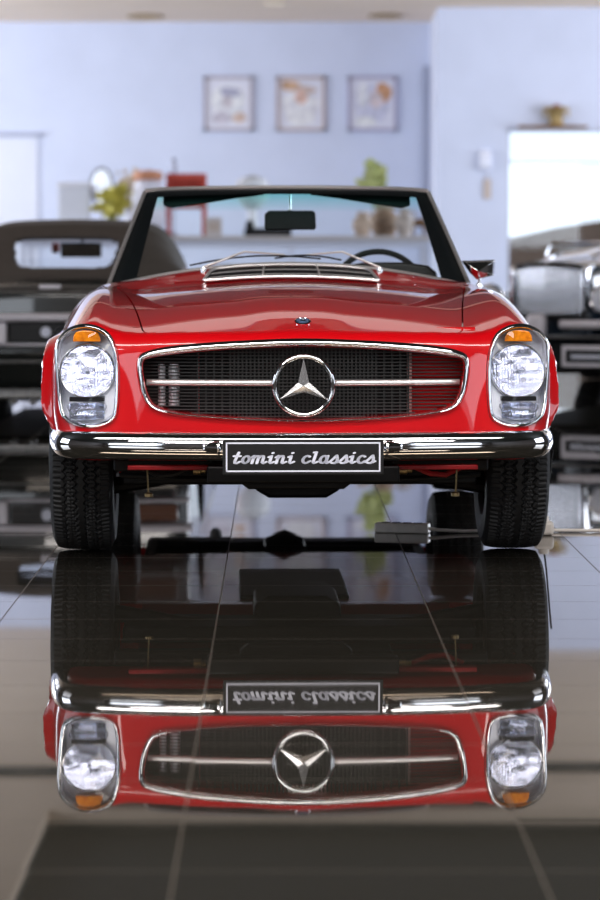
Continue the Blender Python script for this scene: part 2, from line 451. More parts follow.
# window in the nearer wall: pane, frame, transom
wf = MB()
for a, b, c, d in ((W0, W0 + .04, WZ0, WZ1), (W1 - .04, W1, WZ0, WZ1), (W0, W1, WZ0, WZ0 + .04), (W0, W1, WZ1 - .04, WZ1)):
    wf.box(a, b, YR + 0.08, YR + 0.14, c, d)
wf.box(W0, W1, YR + 0.09, YR + 0.13, 2.28, 2.31)
wo = struct('window_1', wf, mat('window_frame', (0.62, 0.65, 0.76), 0.4), bevel=0.004)
MB().box(W0 + .02, W1 - .02, YR + .105, YR + .115, WZ0 + .02, WZ1 - .02).build('window_pane', M['glass'], wo)
# sunlit sand-coloured ground and boundary wall outside that window
struct('ground', MB().box(-30, 40, YB + .2, 90, -0.25, -0.1), noisy(mat('sand', (0.42, 0.33, 0.25), 0.9), 0.5, 0.2))
gw = MB()
xs_ = [1.5, 3.4, 4.2, 5.4, 6.6, 8.5, 12.0]; zs_ = [1.30, 1.30, 1.48, 1.66, 1.58, 1.9, 1.7]
for i in range(6): gw.prism([(xs_[i], -0.2), (xs_[i + 1], -0.2), (xs_[i + 1], zs_[i + 1]), (xs_[i], zs_[i])], 36.5, 36.8)
tag(gw.build('garden_wall', noisy(mat('tan_render', (0.15, 0.105, 0.078), 0.9), 1.2, 0.3), smooth=False),
    'tan rendered boundary wall outside, through the right-hand window', 'wall')

# ------------------------------------------------------------------ the red roadster
YAW = math.atan(0.0255)
car = thing('roadster', 'glossy red classic roadster with a star in its grille, roof off, centre front', 'car', (0.015, 0, 0), YAW)

hc = Spl([-0.2, 0.0, 0.16, 0.5, 1.0, 1.5, 1.82, 1.93, 2.06, 2.3, 3.2, 3.8, 4.3, 4.6], [0.70, 0.74, 0.772, 0.832, 0.882, 0.905, 0.915, 0.936, 0.972, 0.974, 0.945, 0.92, 0.84, 0.80])
hd = Spl([0, 0.16, 0.5, 1.0, 1.5, 1.85, 2.1, 3.0, 4.3], [0.06, 0.065, 0.09, 0.105, 0.112, 0.12, 0.18, 0.18, 0.16])
fc = Spl([-0.1, 0.15, 0.27, 0.5, 0.8, 1.2, 1.8, 2.4, 3.2, 3.9, 4.4], [0.72, 0.772, 0.797, 0.832, 0.862, 0.884, 0.893, 0.900, 0.90, 0.87, 0.80])
fw = Spl([0, 0.2, 0.5, 0.9, 1.8, 3.0, 4.3], [0.690, 0.694, 0.700, 0.712, 0.735, 0.745, 0.70])
wy = Spl([-0.2, 0.1, 0.25, 0.5, 0.84, 1.3, 2.2, 3.2, 3.9, 4.4], [0.75, 0.785, 0.803, 0.818, 0.828, 0.848, 0.862, 0.855, 0.83, 0.765])
def top_z(x, y):
    ax = np.sqrt(x * x + 0.0004)
    b = hc(y) - hd(y) * ax ** 2
    b = b + 0.010 * np.exp(-(ax / (0.12 + 0.05 * np.clip(y, 0, 2))) ** 4) * np.clip(1.9 - y, 0, 1) * np.clip(y / 0.3, 0, 1)
    xf = fw(y); bf = hc(y) - hd(y) * xf ** 2
    sg = 0.082 + 0.022 * np.clip(y - 0.2, 0, 1.2)
    return b + (fc(y) - bf) * np.exp(-((ax - xf) / sg) ** 2)
def front_y(x, z):
    ax = np.sqrt(x * x + 0.0004)
    g = gau(ax, 0.693, 0.095)
    return 0.082 + 0.24 * ax ** 2 - 0.03 * g + (z - 0.6) * (0.05 + 0.17 * g) + 3.2 * np.maximum(0, 0.44 - z) ** 1.5
def f_body(x, y, z):
    ax = np.abs(x)
    gt = z - top_z(x, y)
    rho = np.sqrt((y - 0.84) ** 2 + (z - 0.33) ** 2); rho2 = np.sqrt((y - 3.24) ** 2 + (z - 0.33) ** 2)
    up = np.clip((z - 0.38) / 0.14, 0, 1)
    br = 0.047 * (gau(rho, 0.388, 0.024) + gau(rho2, 0.388, 0.024)) * up
    W = wy(y) - 0.5 * np.maximum(0, z - 0.6) ** 2 - 1.3 * np.maximum(0, 0.53 - z) ** 2 + br
    gs = ax - W
    gf = front_y(x, z) - y
    gb = y - (4.27 - 0.12 * ax ** 2)
    zb = 0.352 - 0.117 * np.clip((y - 0.6) / 0.6, 0, 1) + 0.10 * np.clip((y - 3.4) / 0.5, 0, 1)
    kf = 0.055 + 0.02 * gau(ax, 0.69, 0.12)
    a = smax(gt, gs, 0.13); a = smax(a, gf, kf); a = smax(a, gb, 0.10)
    return smax(a, zb - z, 0.03)

me = body_mesh('body', f_body, (-0.95, -0.02, 0.18), (0.95, 4.36, 1.02), (0.019, 0.019, 0.017))
# cabin, wheel wells, grille opening, lamp recesses, bonnet joint
def cutter(build):
    mb = MB(); build(mb); return mb.mesh('cutter')
me = boolean(me, cutter(lambda b: b.prism([(-.64, 2.30), (.64, 2.30), (.66, 3.3), (.60, 3.55), (-.60, 3.55), (-.66, 3.3)], 0.42, 1.2, 'XY')))
for yy in (0.84, 3.24):
    for sg in (-1, 1):
        me = boolean(me, cutter(lambda b: b.lathe([(0.368, 0.0), (0.368, 0.6)], (0.55 if sg > 0 else -1.15, yy, 0.325), 'X', 64)))
grille_in = catmull([(0, .722), (.22, .715), (.40, .700), (.487, .686), (.512, .672), (.510, .622), (.494, .562), (.465, .530), (.38, .510), (.2, .497), (0, .492),
                     (-.2, .497), (-.38, .510), (-.465, .530), (-.494, .562), (-.510, .622), (-.512, .672), (-.487, .686), (-.40, .700), (-.22, .715)], 6)
grille_out = catmull([(0, .749), (.22, .741), (.40, .727), (.498, .710), (.532, .684), (.531, .620), (.514, .556), (.478, .517), (.38, .500), (.2, .487), (0, .482),
                      (-.2, .487), (-.38, .500), (-.478, .517), (-.514, .556), (-.531, .620), (-.532, .684), (-.498, .710), (-.40, .727), (-.22, .741)], 6)
me = boolean(me, cutter(lambda b: b.prism(grille_in, -0.1, 0.42)))
LX, LZ = 0.693, 0.6275
lamp_raw = [(1.3, 49.5), (-11, 47), (-22, 39.5), (-29, 22.8), (-31, 2), (-30.3, -27), (-27, -42), (-15, -48.6), (-2, -49.7), (10, -48.2), (19.7, -43.8), (26.3, -33.8), (29.7, -2), (31, 27.8), (24, 41), (13, 47.5)]
def lamp_outline(k=1.0, n=6, shrink=0.0):
    pts = catmull([(a / 310, b / 310) for a, b in lamp_raw], n)
    out = []
    for i, (a, b) in enumerate(pts):
        p, q = pts[i - 1], pts[(i + 1) % len(pts)]
        tx, tz = q[0] - p[0], q[1] - p[1]; l = math.hypot(tx, tz) or 1
        out.append((a * k - tz / l * shrink * 1, b * k + tx / l * shrink * 1))
    return out
# outline runs anticlockwise?  choose the sign of the shrink so that it really shrinks
_t = lamp_outline(shrink=0.01); _s = lamp_outline()
SHR = 1 if sum(math.hypot(*p) for p in _t) < sum(math.hypot(*p) for p in _s) else -1
def lamp_ol(shrink): return lamp_outline(shrink=shrink * SHR)
for sg in (-1, 1):
    me = boolean(me, cutter(lambda b: b.prism([(sg * (LX + a), LZ + c) for a, c in lamp_ol(0.006)], -0.1, 0.36)))
hood_half = [(0, .152), (.2, .157), (.36, .170), (.455, .188), (.495, .205), (.510, .235), (.520, .32), (.560, .80), (.610, 1.35), (.655, 1.84), (.654, 1.858), (.64, 1.868), (.5, 1.875), (.25, 1.868), (0, 1.865)]
hh = catmull([(-a, b) for a, b in hood_half[::-1]], 4, closed=False) + catmull(hood_half, 4, closed=False)[1:-1]
def hood_prism(off, dz):
    mb = MB(); n = len(hh); cx, cy = 0, 1.0; P = []
    for i, (a, b) in enumerate(hh):
        p, q = hh[i - 1], hh[(i + 1) % n]; tx, ty = q[0] - p[0], q[1] - p[1]; l = math.hypot(tx, ty) or 1
        nx, ny = ty / l, -tx / l
        if nx * (a - cx) + ny * (b - cy) < 0: nx, ny = -nx, -ny
        P.append((a + nx * off, b + ny * off))
    zf = lambda y: 0.728 + (y - 0.15) * 0.058
    vs = [(a, b, zf(b) - dz) for a, b in P] + [(a, b, 1.3) for a, b in P]
    fs = [tuple(range(n)), tuple(range(2 * n - 1, n - 1, -1))] + [(i, i + n, (i + 1) % n + n, (i + 1) % n) for i in range(n)]
    return mb.add(vs, fs).mesh('cutter')
hood = boolean(me, hood_prism(0, 0), 'INTERSECT')
me = boolean(me, hood_prism(0.0055, 0.004))
smooth_by_field(me, f_body); smooth_by_field(hood, f_body)
place_mesh('body', me, M['red'], car)
place_mesh('bonnet', hood, M['red'], car)

def on_front(x, z, lift=0.0): return (x, float(front_y(np.array(x), np.array(z))) - lift, z)
def on_top(x, y, lift=0.0): return (x, y, float(top_z(np.array(x), np.array(y))) + lift)

def ring_strip(outer, inner, lift, back, sgn=1, cx=0, cz=0, steps=6):
    """half-round trim between two outlines laid on the car's front"""
    mb = MB(); P = []
    for (a, b), (c, d) in zip(outer, inner):
        row = []
        for k in range(steps + 1):
            t = k / steps; x = cx + sgn * (a + (c - a) * t); z = cz + b + (d - b) * t
            y0 = float(front_y(np.array(x), np.array(z)))
            row.append((x, y0 - lift * math.sin(PI * t) ** 0.7 if 0 < t < 1 else y0 + 0.002, z))
        x, y, z = row[-1]; row.append((x, y + back, z))
        P.append(row)
    return mb.grid(P, closed_u=True)
gs_ = ring_strip(grille_out, grille_in, 0.014, 0.03).build('grille_surround', M['chrome'], car, angle=60)

# grille: wire lattice, core panel, bar, star
g = MB()
def gy(x): return 0.155 + 0.24 * x * x
def inside(x, z, poly):
    c = False; n = len(poly)
    for i in range(n):
        (x1, z1), (x2, z2) = poly[i], poly[(i + 1) % n]
        if (z1 > z) != (z2 > z) and x < (x2 - x1) * (z - z1) / (z2 - z1) + x1: c = not c
    return c
def zspan(x):
    zs = [z for z in np.arange(0.48, 0.75, 0.002) if inside(x, z, grille_in)]
    return (min(zs) - .004, max(zs) + .004) if zs else None
def xspan(z):
    xs = [x for x in np.arange(-0.54, 0.54, 0.004) if inside(x, z, grille_in)]
    return (min(xs) - .004, max(xs) + .004) if xs else None
for i in range(-38, 39):
    x = i * 0.0130
    if x > 0.34 or x < -0.34: continue
    if abs(x) > .235 and i % 2: continue
    s_ = zspan(x)
    if s_ and abs(x) < 0.5: g.box(x - .0028, x + .0028, gy(x), gy(x) + .006, s_[0], s_[1])
for j in range(0, 23):
    z = 0.497 + j * 0.0108; s_ = xspan(z)
    if not s_: continue
    n = 24; pts = [(s_[0] + (s_[1] - s_[0]) * k / n) for k in range(n + 1)]
    g.grid([[(x, gy(x) + dy, z + dz) for x in pts] for dy, dz in ((-.004, -.0018), (-.004, .0018), (-.001, .0018), (-.001, -.0018))], closed_u=True)
g.build('grille_mesh', M['grid'], car, smooth=False)
core = MB().box(-.55, .345, 0.305, 0.33, .46, .78)
core.build('radiator_core', M['black'], car, smooth=False)
rp = MB().box(.345, .56, 0.27, 0.29, .46, .78)
for j in range(8): rp.box(.35, .56, .255, .27, .50 + j * .03, .512 + j * .03)
tag(rp.build('radiator_shroud', M['red'], car, smooth=False), 'red painted panel showing behind the right end of the grille')
MB().box(.336, .350, .205, .225, .50, .70).build('shroud_edge', mat('pale_edge', (.7, .35, .33), .4), car, smooth=False)
MB().box(-.339, -.334, .20, .21, .495, .73).build('bracket', M['red_dull'], car, smooth=False)
for (x, r) in ((-.455, .012), (-.415, .018)):
    hn = MB(); prof = [(0, .525)]
    for k in range(10):
        z = .528 + k * .0135; prof += [(r, z), (r, z + .009), (r * .82, z + .0095), (r * .82, z + .0130)]
    prof.append((0, .664)); hn.lathe(prof, (x, .235, 0), 'Z', 20).build('horn', mat('horn_silver', (.75, .76, .80), .35, .4), car, angle=30)
for sg in (-1, 1):
    bar = MB(); n = 14; sec = [(0, .0095), (-.007, .0088), (-.012, .004), (-.012, -.004), (-.007, -.0088), (0, -.0095)]
    P = []
    for k in range(n + 1):
        x = sg * (.088 + (.502 - .088) * k / n); y = 0.082 + .24 * x * x + .035
        P.append([(x, y + a, .6065 + b) for a, b in sec])
    bar.grid(P).build('grille_bar', M['satin'], car, angle=50, solid=.002)
RC = (-.002, .052, .6005)
st = MB().tube([(RC[0] + .0925 * math.cos(a), RC[1], RC[2] + .0925 * math.sin(a)) for a in np.linspace(0, 2 * PI, 65)[:-1]], .0078, 12, closed=True)
ring = st.build('star_ring', M['chrome'], car, angle=60)
sm = MB()
for k in range(3):
    a = PI / 2 + k * 2 * PI / 3; ux, uz = math.cos(a), math.sin(a); vx, vz = -uz, ux
    tip = (RC[0] + ux * .088, RC[1], RC[2] + uz * .088)
    for s2 in (-1, 1):
        b = a + s2 * PI / 3; q = (RC[0] + math.cos(b) * .020, RC[1], RC[2] + math.sin(b) * .020)
        for yy in (-1, 1):
            c_ = (RC[0], RC[1] + yy * .010, RC[2])
            sm.add([tip, q, c_], [(0, 1, 2)])
sm.build('star', mat('star_chrome', (.9, .9, .92), .2, .85), car, smooth=False)
MB().tube([(RC[0], RC[1] + .01, RC[2]), (RC[0], .17, RC[2])], .012, 12).build('star_mount', M['black'], car)
# round bonnet badge
bz = on_top(0.0, .235)
bd = MB().lathe([(0, -.004), (.026, -.004), (.026, .003), (.022, .005), (.020, .003), (0, .004)], (0, 0, 0), 'Z', 32)
bo = bd.build('bonnet_badge', M['chrome'], car); bo.location = (bz[0], bz[1], bz[2] + .004); bo.rotation_euler = (math.radians(24), 0, 0)
e = MB().lathe([(0, .0035), (.019, .0035), (.019, .0055), (0, .0058)], (0, 0, 0), 'Z', 32).build('badge_enamel', mat('blue_enamel', (.10, .16, .28), .2, .3), bo)
sb = MB()
for k in range(3):
    a = PI / 2 + k * 2 * PI / 3
    tip = (math.cos(a) * .018, math.sin(a) * .018, .006); c_ = (0, 0, .0085)
    for s2 in (-1, 1):
        b = a + s2 * PI / 3; sb.add([tip, (math.cos(b) * .004, math.sin(b) * .004, .006), c_], [(0, 1, 2)])
sb.build('badge_star', M['chrome'], bo, smooth=False)

# ---- headlamps
def ribbed_glass():
    m = mat('ribbed_lens', (0.93, 0.95, 1.0), 0.04, 0, trans=1.0, ior=1.45)
    nt = m.node_tree; N = nt.nodes; tc = N.new('ShaderNodeTexCoord'); wv = N.new('ShaderNodeTexWave')
    wv.wave_type = 'BANDS'; wv.bands_direction = 'X'; wv.inputs['Scale'].default_value = 34; wv.inputs['Distortion'].default_value = 0.6; wv.inputs['Detail Scale'].default_value = 4
    bp = N.new('ShaderNodeBump'); bp.inputs['Strength'].default_value = 0.5; bp.inputs['Distance'].default_value = 0.004
    nt.links.new(tc.outputs['Object'], wv.inputs['Vector']); nt.links.new(wv.outputs['Fac'], bp.inputs['Height']); nt.links.new(bp.outputs[0], N['Principled BSDF'].inputs['Normal'])
    return m
M['lens'] = ribbed_glass()
def hammered(m, scale, s):
    nt = m.node_tree; N = nt.nodes; tc = N.new('ShaderNodeTexCoord'); v = N.new('ShaderNodeTexVoronoi'); v.inputs['Scale'].default_value = scale
    bp = N.new('ShaderNodeBump'); bp.inputs['Strength'].default_value = s; bp.inputs['Distance'].default_value = .004
    nt.links.new(tc.outputs['Object'], v.inputs['Vector']); nt.links.new(v.outputs['Distance'], bp.inputs['Height']); nt.links.new(bp.outputs[0], N['Principled BSDF'].inputs['Normal'])
    return m
M['reflector'] = hammered(mat('reflector', (.84, .86, .95), .12, 1.0), 26, .28)
def lamp_y(x, z): return float(front_y(np.array(x), np.array(z)))
for sg in (-1, 1):
    lamp = thing('headlamp', None, None); lamp.parent = car
    ring_strip(lamp_ol(-.006), lamp_ol(.010), .016, .05, sg, sg * LX, LZ).build('bezel', M['chrome'], lamp, angle=60)
    ring_strip(lamp_ol(-.0062), lamp_ol(-.004), .004, .0, sg, sg * LX, LZ).build('bezel_seal', M['rubber'], lamp, angle=60)
    # silvery housing bowl behind the cover
    P = []; ol = lamp_ol(.008)
    for t, dep in ((1.0, .02), (.985, .045), (.95, .06), (.6, .062), (.02, .062)):
        P.append([(sg * (LX + a * t), lamp_y(sg * (LX + a * t), LZ + b * t) + dep, LZ + b * t) for a, b in ol])
    MB().grid(P, closed_v=True).build('housing', M['housing'], lamp, angle=30)
    # outer clear cover, gently domed
    P = []
    for t in (1.0, .93, .8, .6, .35, .02):
        P.append([(sg * (LX + a * t), lamp_y(sg * (LX + a * t), LZ + b * t) + .004 - .020 * (1 - t * t), LZ + b * t) for a, b in ol])
    MB().grid(P, closed_v=True).build('cover_glass', M['cover'], lamp, angle=60)
    # round main lens with reflector and bulb
    cz = .6415; cy = lamp_y(sg * LX, cz) + .034; R = .0875
    hol = thing('main_lamp', None, None); hol.parent = lamp; hol.location = (sg * LX, cy, cz); hol.rotation_euler = (-math.atan(.20), 0, 0)
    MB().lathe([(R, .004), (R * .97, -.004), (R * .9, .012), (R * .7, .035), (R * .45, .048), (R * .2, .052), (0.002, .053)], (0, .0, 0), 'Y', 48).build('reflector', M['reflector'], hol, angle=60)
    prof = [(0.001, -.026)] + [(R * .98 * t, -.026 * (1 - t * t)) for t in (.15, .3, .45, .6, .75, .88, 1.0)] + [(R * .98, .004)] + [(R * .98 * t, -.022 * (1 - t * t) + .004) for t in (.88, .7, .5, .3)] + [(0.001, -.018)]
    MB().lathe(prof, (0, 0, 0), 'Y', 48).build('lens', M['lens'], hol, angle=60)
    MB().tube([(R * math.cos(a), -.001, R * math.sin(a)) for a in np.linspace(0, 2 * PI, 49)[:-1]], .0026, 8, closed=True).build('lens_rim', M['chrome_soft'], hol)
    MB().lathe([(0, .0), (.009, .002), (.012, .014), (.012, .04), (0, .04)], (0, 0, 0), 'Y', 20).build('bulb', M['silver'], hol)
    # amber indicator on top
    zt, zb2 = LZ + .0455, LZ + .016 + .0
    y_ = lamp_y(sg * LX, LZ + .125)
    poly = [(-.044, .108), (-.042, .124), (-.034, .139), (-.012, .1445), (.014, .1445), (.035, .140), (.044, .126), (.046, .108)]
    ib = MB().prism([(sg * (LX + a * 1), LZ + b) for a, b in poly], y_ - .002, y_ + .04)
    ib.build('indicator', M['amber'], lamp, bevel=.003)
    # black step and lower auxiliary lamp
    y_ = lamp_y(sg * LX, LZ - .08)
    MB().box(sg * LX - .056, sg * LX + .056, y_ + .012, y_ + .05, LZ - .082, LZ - .068).build('divider', M['black'], lamp)
    zc = LZ - .113
    am = MB().prism([(sg * LX + a, zc + b) for a, b in catmull([(-.056, .026), (.056, .026), (.055, -.005), (.045, -.024), (0, -.028), (-.045, -.024), (-.055, -.005)], 4)], y_ - .006, y_ + .03)
    am.build('fog_lens', M['lens'], lamp, bevel=.004)
    MB().grid([[(sg * LX + .056 * s2, y_ + .036 - 0.02 * (s2 * s2) - .018 * (t2 * t2), zc + .025 * t2) for s2 in np.linspace(-1, 1, 13)] for t2 in np.linspace(-1, 1, 9)]).build('fog_reflector', M['reflector'], lamp)

# ---- bumper
path = [(0, .000), (.15, .003), (.3, .013), (.45, .032), (.58, .056), (.68, .083), (.745, .112), (.790, .152), (.818, .21), (.835, .30), (.846, .42), (.855, .56)]
half = catmull([(a, b) for a, b in path], 6, closed=False)
pl = [(-a, b) for a, b in half[::-1]] + half[1:]
sec = [(-.026, .036), (-.010, .041), (.006, .040), (.016, .034), (.024, .022), (.028, .008), (.028, -.006), (.024, -.020), (.016, -.032), (.006, -.040), (-.010, -.043), (-.026, -.040)]
P = []; n = len(pl)
for i, (a, b) in enumerate(pl):
    p, q = pl[max(i - 1, 0)], pl[min(i + 1, n - 1)]; tx, ty = q[0] - p[0], q[1] - p[1]; l = math.hypot(tx, ty)
    nx, ny = ty / l, -tx / l
    e_ = min(i, n - 1 - i); k = 1 if e_ > 3 else (.45, .8, .93, .98)[e_]
    P.append([(a * .978 + nx * (s_ - .028), b + ny * (s_ - .028), .409 + t_ * k) for s_, t_ in sec])
MB().grid(P).build('bumper', M['chrome'], car, angle=50, solid=-.003)
for sg in (-1, 1):   # pointed chrome plate-lamp housings at both ends of the number plate
    pr = MB(); x0 = .262; L_ = .052
    rows = []
    for k in range(7):
        t = k / 6; hgt = .024 * (1 - t * .55); dpt = .022 * (1 - t) + .004
        rows.append([(sg * (x0 + L_ * t) - .006, .0 - dpt * math.cos(u) - .002, .409 + hgt * math.sin(u)) for u in np.linspace(-PI / 2, PI / 2, 9)])
    pr.grid(rows); pr.build('plate_light', M['chrome'], car, angle=70, solid=.002)

# ---- number plate
PX, PZ, PW, PH = -.006, .381, .2525, .0565
pt = MB().box(PX - PW, PX + PW, -.043, -.036, PZ - PH, PZ + PH)
plate = pt.build('number_plate', M['plate'], car, bevel=.004)
b_ = MB(); e_, t_ = .010, .0048
b_.box(PX - PW + e_, PX + PW - e_, -.0442, -.0430, PZ + PH - e_ - t_, PZ + PH - e_).box(PX - PW + e_, PX + PW - e_, -.0442, -.0430, PZ - PH + e_, PZ - PH + e_ + t_)
b_.box(PX - PW + e_, PX - PW + e_ + t_, -.0442, -.0430, PZ - PH + e_, PZ + PH - e_).box(PX + PW - e_ - t_, PX + PW - e_, -.0442, -.0430, PZ - PH + e_, PZ + PH - e_)
b_.build('plate_border', M['plate_white'], plate, smooth=False)
MB().box(-.20, .20, -.036, -.01, .36, .40).build('plate_bracket', M['black'], car)

def arc(cx, cy, rx, ry, a0, a1, n=10): return [(cx + rx * math.cos(math.radians(a)), cy + ry * math.sin(math.radians(a))) for a in np.linspace(a0, a1, n)]
GL = {
 't': (1.05, [[(.52, 1.42), (.36, .30), (.42, .06), (.66, .02), (.95, .22)], [(.08, .95), (.85, .95)]]),
 'o': (1.15, [arc(.55, .5, .38, .46, 0, 360, 18), [(.85, .72), (1.12, .78)]]),
 'm': (1.95, [[(.0, .78), (.22, .98), (.22, .02)], [(.22, .62), (.45, .95), (.72, .95), (.80, .75), (.80, .02)], [(.80, .62), (1.02, .95), (1.30, .95), (1.40, .75), (1.40, .12), (1.55, .02), (1.85, .2)]]),
 'i': (.90, [[(.05, .82), (.32, .95), (.32, .14), (.48, .02), (.80, .2)], [(.36, 1.34), (.40, 1.36)]]),
 'n': (1.42, [[(.0, .78), (.22, .98), (.22, .02)], [(.22, .62), (.45, .95), (.78, .95), (.86, .75), (.86, .12), (1.0, .02), (1.32, .2)]]),
 ' ': (.75, []),
 'c': (1.12, [arc(.58, .5, .42, .47, 50, 325, 14) + [(1.05, .28)]]),
 'l': (.92, [[(.10, 1.42), (.36, 1.45), (.32, .16), (.48, .02), (.82, .2)]]),
 'a': (1.32, [arc(.52, .5, .38, .46, 0, 360, 18), [(.92, .96), (.90, .14), (1.04, .02), (1.28, .2)]]),
 's': (1.10, [[(.0, .15), (.35, .62), (.62, 1.02), (.80, .62), (.86, .30), (.66, .02), (.30, .04)], [(.86, .1), (1.08, .25)]]),
}
def lettering(mb, text, x0, x1, z0, xh, y0, y1, nib=(.135, .085), shear=.28):
    tot = sum(GL[c][0] for c in text); sx = (x1 - x0) / tot; cur = 0
    for ch in text:
        adv, strokes = GL[ch]
        for s_ in strokes:
            for (p, q) in zip(s_[:-1], s_[1:]):
                pts = []
                for (a, b) in (p, q):
                    for k in range(12):
                        an = 2 * PI * k / 12; pts.append((a + nib[0] * math.cos(an), b + nib[1] * math.sin(an)))
                pts = sorted(set(pts)); lo_, up_ = [], []   # convex hull
                for pt_ in pts:
                    while len(lo_) > 1 and (lo_[-1][0] - lo_[-2][0]) * (pt_[1] - lo_[-2][1]) - (lo_[-1][1] - lo_[-2][1]) * (pt_[0] - lo_[-2][0]) <= 0: lo_.pop()
                    lo_.append(pt_)
                for pt_ in pts[::-1]:
                    while len(up_) > 1 and (up_[-1][0] - up_[-2][0]) * (pt_[1] - up_[-2][1]) - (up_[-1][1] - up_[-2][1]) * (pt_[0] - up_[-2][0]) <= 0: up_.pop()
                    up_.append(pt_)
                H = lo_[:-1] + up_[:-1]
                mb.prism([(x0 + (cur + a + shear * (b - .3)) * sx, z0 + b * xh) for a, b in H], y0, y1)
        cur += adv
lt = MB(); lettering(lt, 'tomini classics', PX - .224, PX + .226, PZ - .0195, .0240, -.0443, -.0428, nib=(.185, .12))
lt.build('plate_lettering', M['plate_white'], plate, smooth=False)

# ---- wheels
def tyre_mesh():
    R0, Wd = .320, .112; prof = []   # half section from the inner bead over the tread to the outer bead
    pro = [(-.085, .185), (-.100, .205), (-.108, .245), (-.105, .285), (-.094, .306)]
    nt_, na = 56, 420
    tre = [(-.090 + .180 * k / nt_, None) for k in range(nt_ + 1)]
    rows = []
    for i in range(na):
        a = 2 * PI * i / na; row = []
        zig = abs(((i / na * 70) % 1) * 2 - 1) - .5
        for (u, r) in pro: row.append((u, r))
        for (u, _) in tre:
            r = R0 - .008 * abs(u / .09) ** 3
            gdep = 0
            for c_ in (-.052, -.017, .017, .052):
                d = abs(u - c_ - zig * .012)
                if d < .0036: gdep = .008
            if abs(u) > .066 and ((i / na * 105) % 1) < .28: gdep = max(gdep, .005)
            if gdep == 0 and .002 < abs(abs(u) - .035) < .012 and ((i / na * 140 + (u > 0) * .5) % 1) < .22: gdep = .0035
            row.append((u, r - gdep))
        for (u, r) in pro[::-1]: row.append((-u, r))
        rows.append([(u, r * math.cos(a), r * math.sin(a)) for u, r in row])
    return MB().grid(rows, closed_u=True)
tm = tyre_mesh().mesh('tyre'); tm.materials.append(M['rubber'])
wheel0 = None
for (sx, yy, steer) in ((1, .84, 0), (-1, .84, 0), (1, 3.24, 0), (-1, 3.24, 0)):
    wh = thing('wheel', None, None); wh.parent = car; wh.location = (sx * .734, yy, .322); wh.rotation_euler = (0, 0, 0 if sx > 0 else PI)
    t_ = bpy.data.objects.new('tyre', tm); C.objects.link(t_); t_.parent = wh
    MB().lathe([(.001, .02), (.10, .03), (.15, .01), (.165, .05), (.19, .06), (.196, .075), (.186, .075), (.186, -.075), (.196, -.075), (.175, -.06), (.16, 0), (.001, 0)], (0, 0, 0), 'X', 48).build('rim', M['steel'], wh, angle=30)
    MB().lathe([(.001, .078), (.04, .075), (.09, .062), (.115, .045), (.118, .025), (.001, .025)], (0, 0, 0), 'X', 48).build('hubcap', M['chrome'], wh, angle=30)

# ---- underside
u = MB().box(-.62, .62, .42, .50, .300, .345)
u.box(-.60, .60, .62, .95, .24, .30).box(-.30, .30, .30, 1.6, .28, .36)
u.build('subframe', M['black'], car, bevel=.01)
MB().box(-.31, .31, .16, .24, .282, .338).build('lower_radiator_tray', M['black'], car, bevel=.008)
MB().prism([(-.205, .33), (.165, .33), (.165, .275), (.135, .252), (-.175, .252), (-.205, .275)], .28, .34).build('skid_plate', M['black'], car, bevel=.01)
MB().prism([(-.16, .34), (.16, .34), (.15, .20), (.10, .17), (-.10, .17), (-.15, .20)], .9, 1.35).build('oil_sump', M['black'], car, bevel=.012)
MB().box(-.20, .20, 1.35, 2.2, .22, .34).tube([(-.30, 1.4, .29), (-.30, 3.0, .28), (-.30, 4.2, .28)], .028, 12).build('gearbox', M['black'], car, bevel=.01)
MB().box(-.60, .60, 2.9, 3.6, .235, .42).build('rear_axle_cover', M['black'], car, bevel=.02)
MB().tube([(-.66, 3.24, .32), (.66, 3.24, .32)], .04, 12).lathe([(0, -.12), (.10, -.08), (.13, 0), (.10, .08), (0, .12)], (0, 3.24, .30), 'X', 20).build('rear_axle', M['black'], car)
for sg in (-1, 1):
    MB().box(min(sg * .29, sg * .565), max(sg * .29, sg * .565), .20, .24, .322, .337).build('valance_lip', M['red_dull'], car, bevel=.003)
    x = sg * .505
    tl = MB().tube([(x, .30, .33), (x - sg * .004, .30, .235)], .003, 8).lathe([(0, -.006), (.014, -.004), (.014, .006), (.006, .010), (0, .010)], (x - sg * .005, .30, .232), 'Z', 14)
    tl.build('drop_link', M['brass'], car)
    MB().tube([(sg * .36, .33, .325), (sg * .42, .32, .30), (sg * .47, .32, .296), (sg * .53, .33, .325)], .009, 8).build('towing_eye', M['red_dull'] if sg > 0 else M['black'], car)
    MB().lathe([(0, -.02), (.016, -.02), (.016, .004), (.011, .006), (.011, .02), (0, .02)], (sg * .335, .26, .318), 'X', 14).build('hose_union', M['brass'], car)
    MB().tube([(sg * .12, .80, .27), (sg * .40, .82, .25), (sg * .64, .84, .22)], [.02, .018, .03], 10).tube([(sg * .5, .9, .30), (sg * .5, .9, .62)], .035, 12).build('suspension_arm', M['black'], car)
MB().tube([(-.6, .55, .28), (-.4, .50, .27), (.4, .50, .27), (.6, .55, .28)], .010, 8).build('anti_roll_bar', M['black'], car)

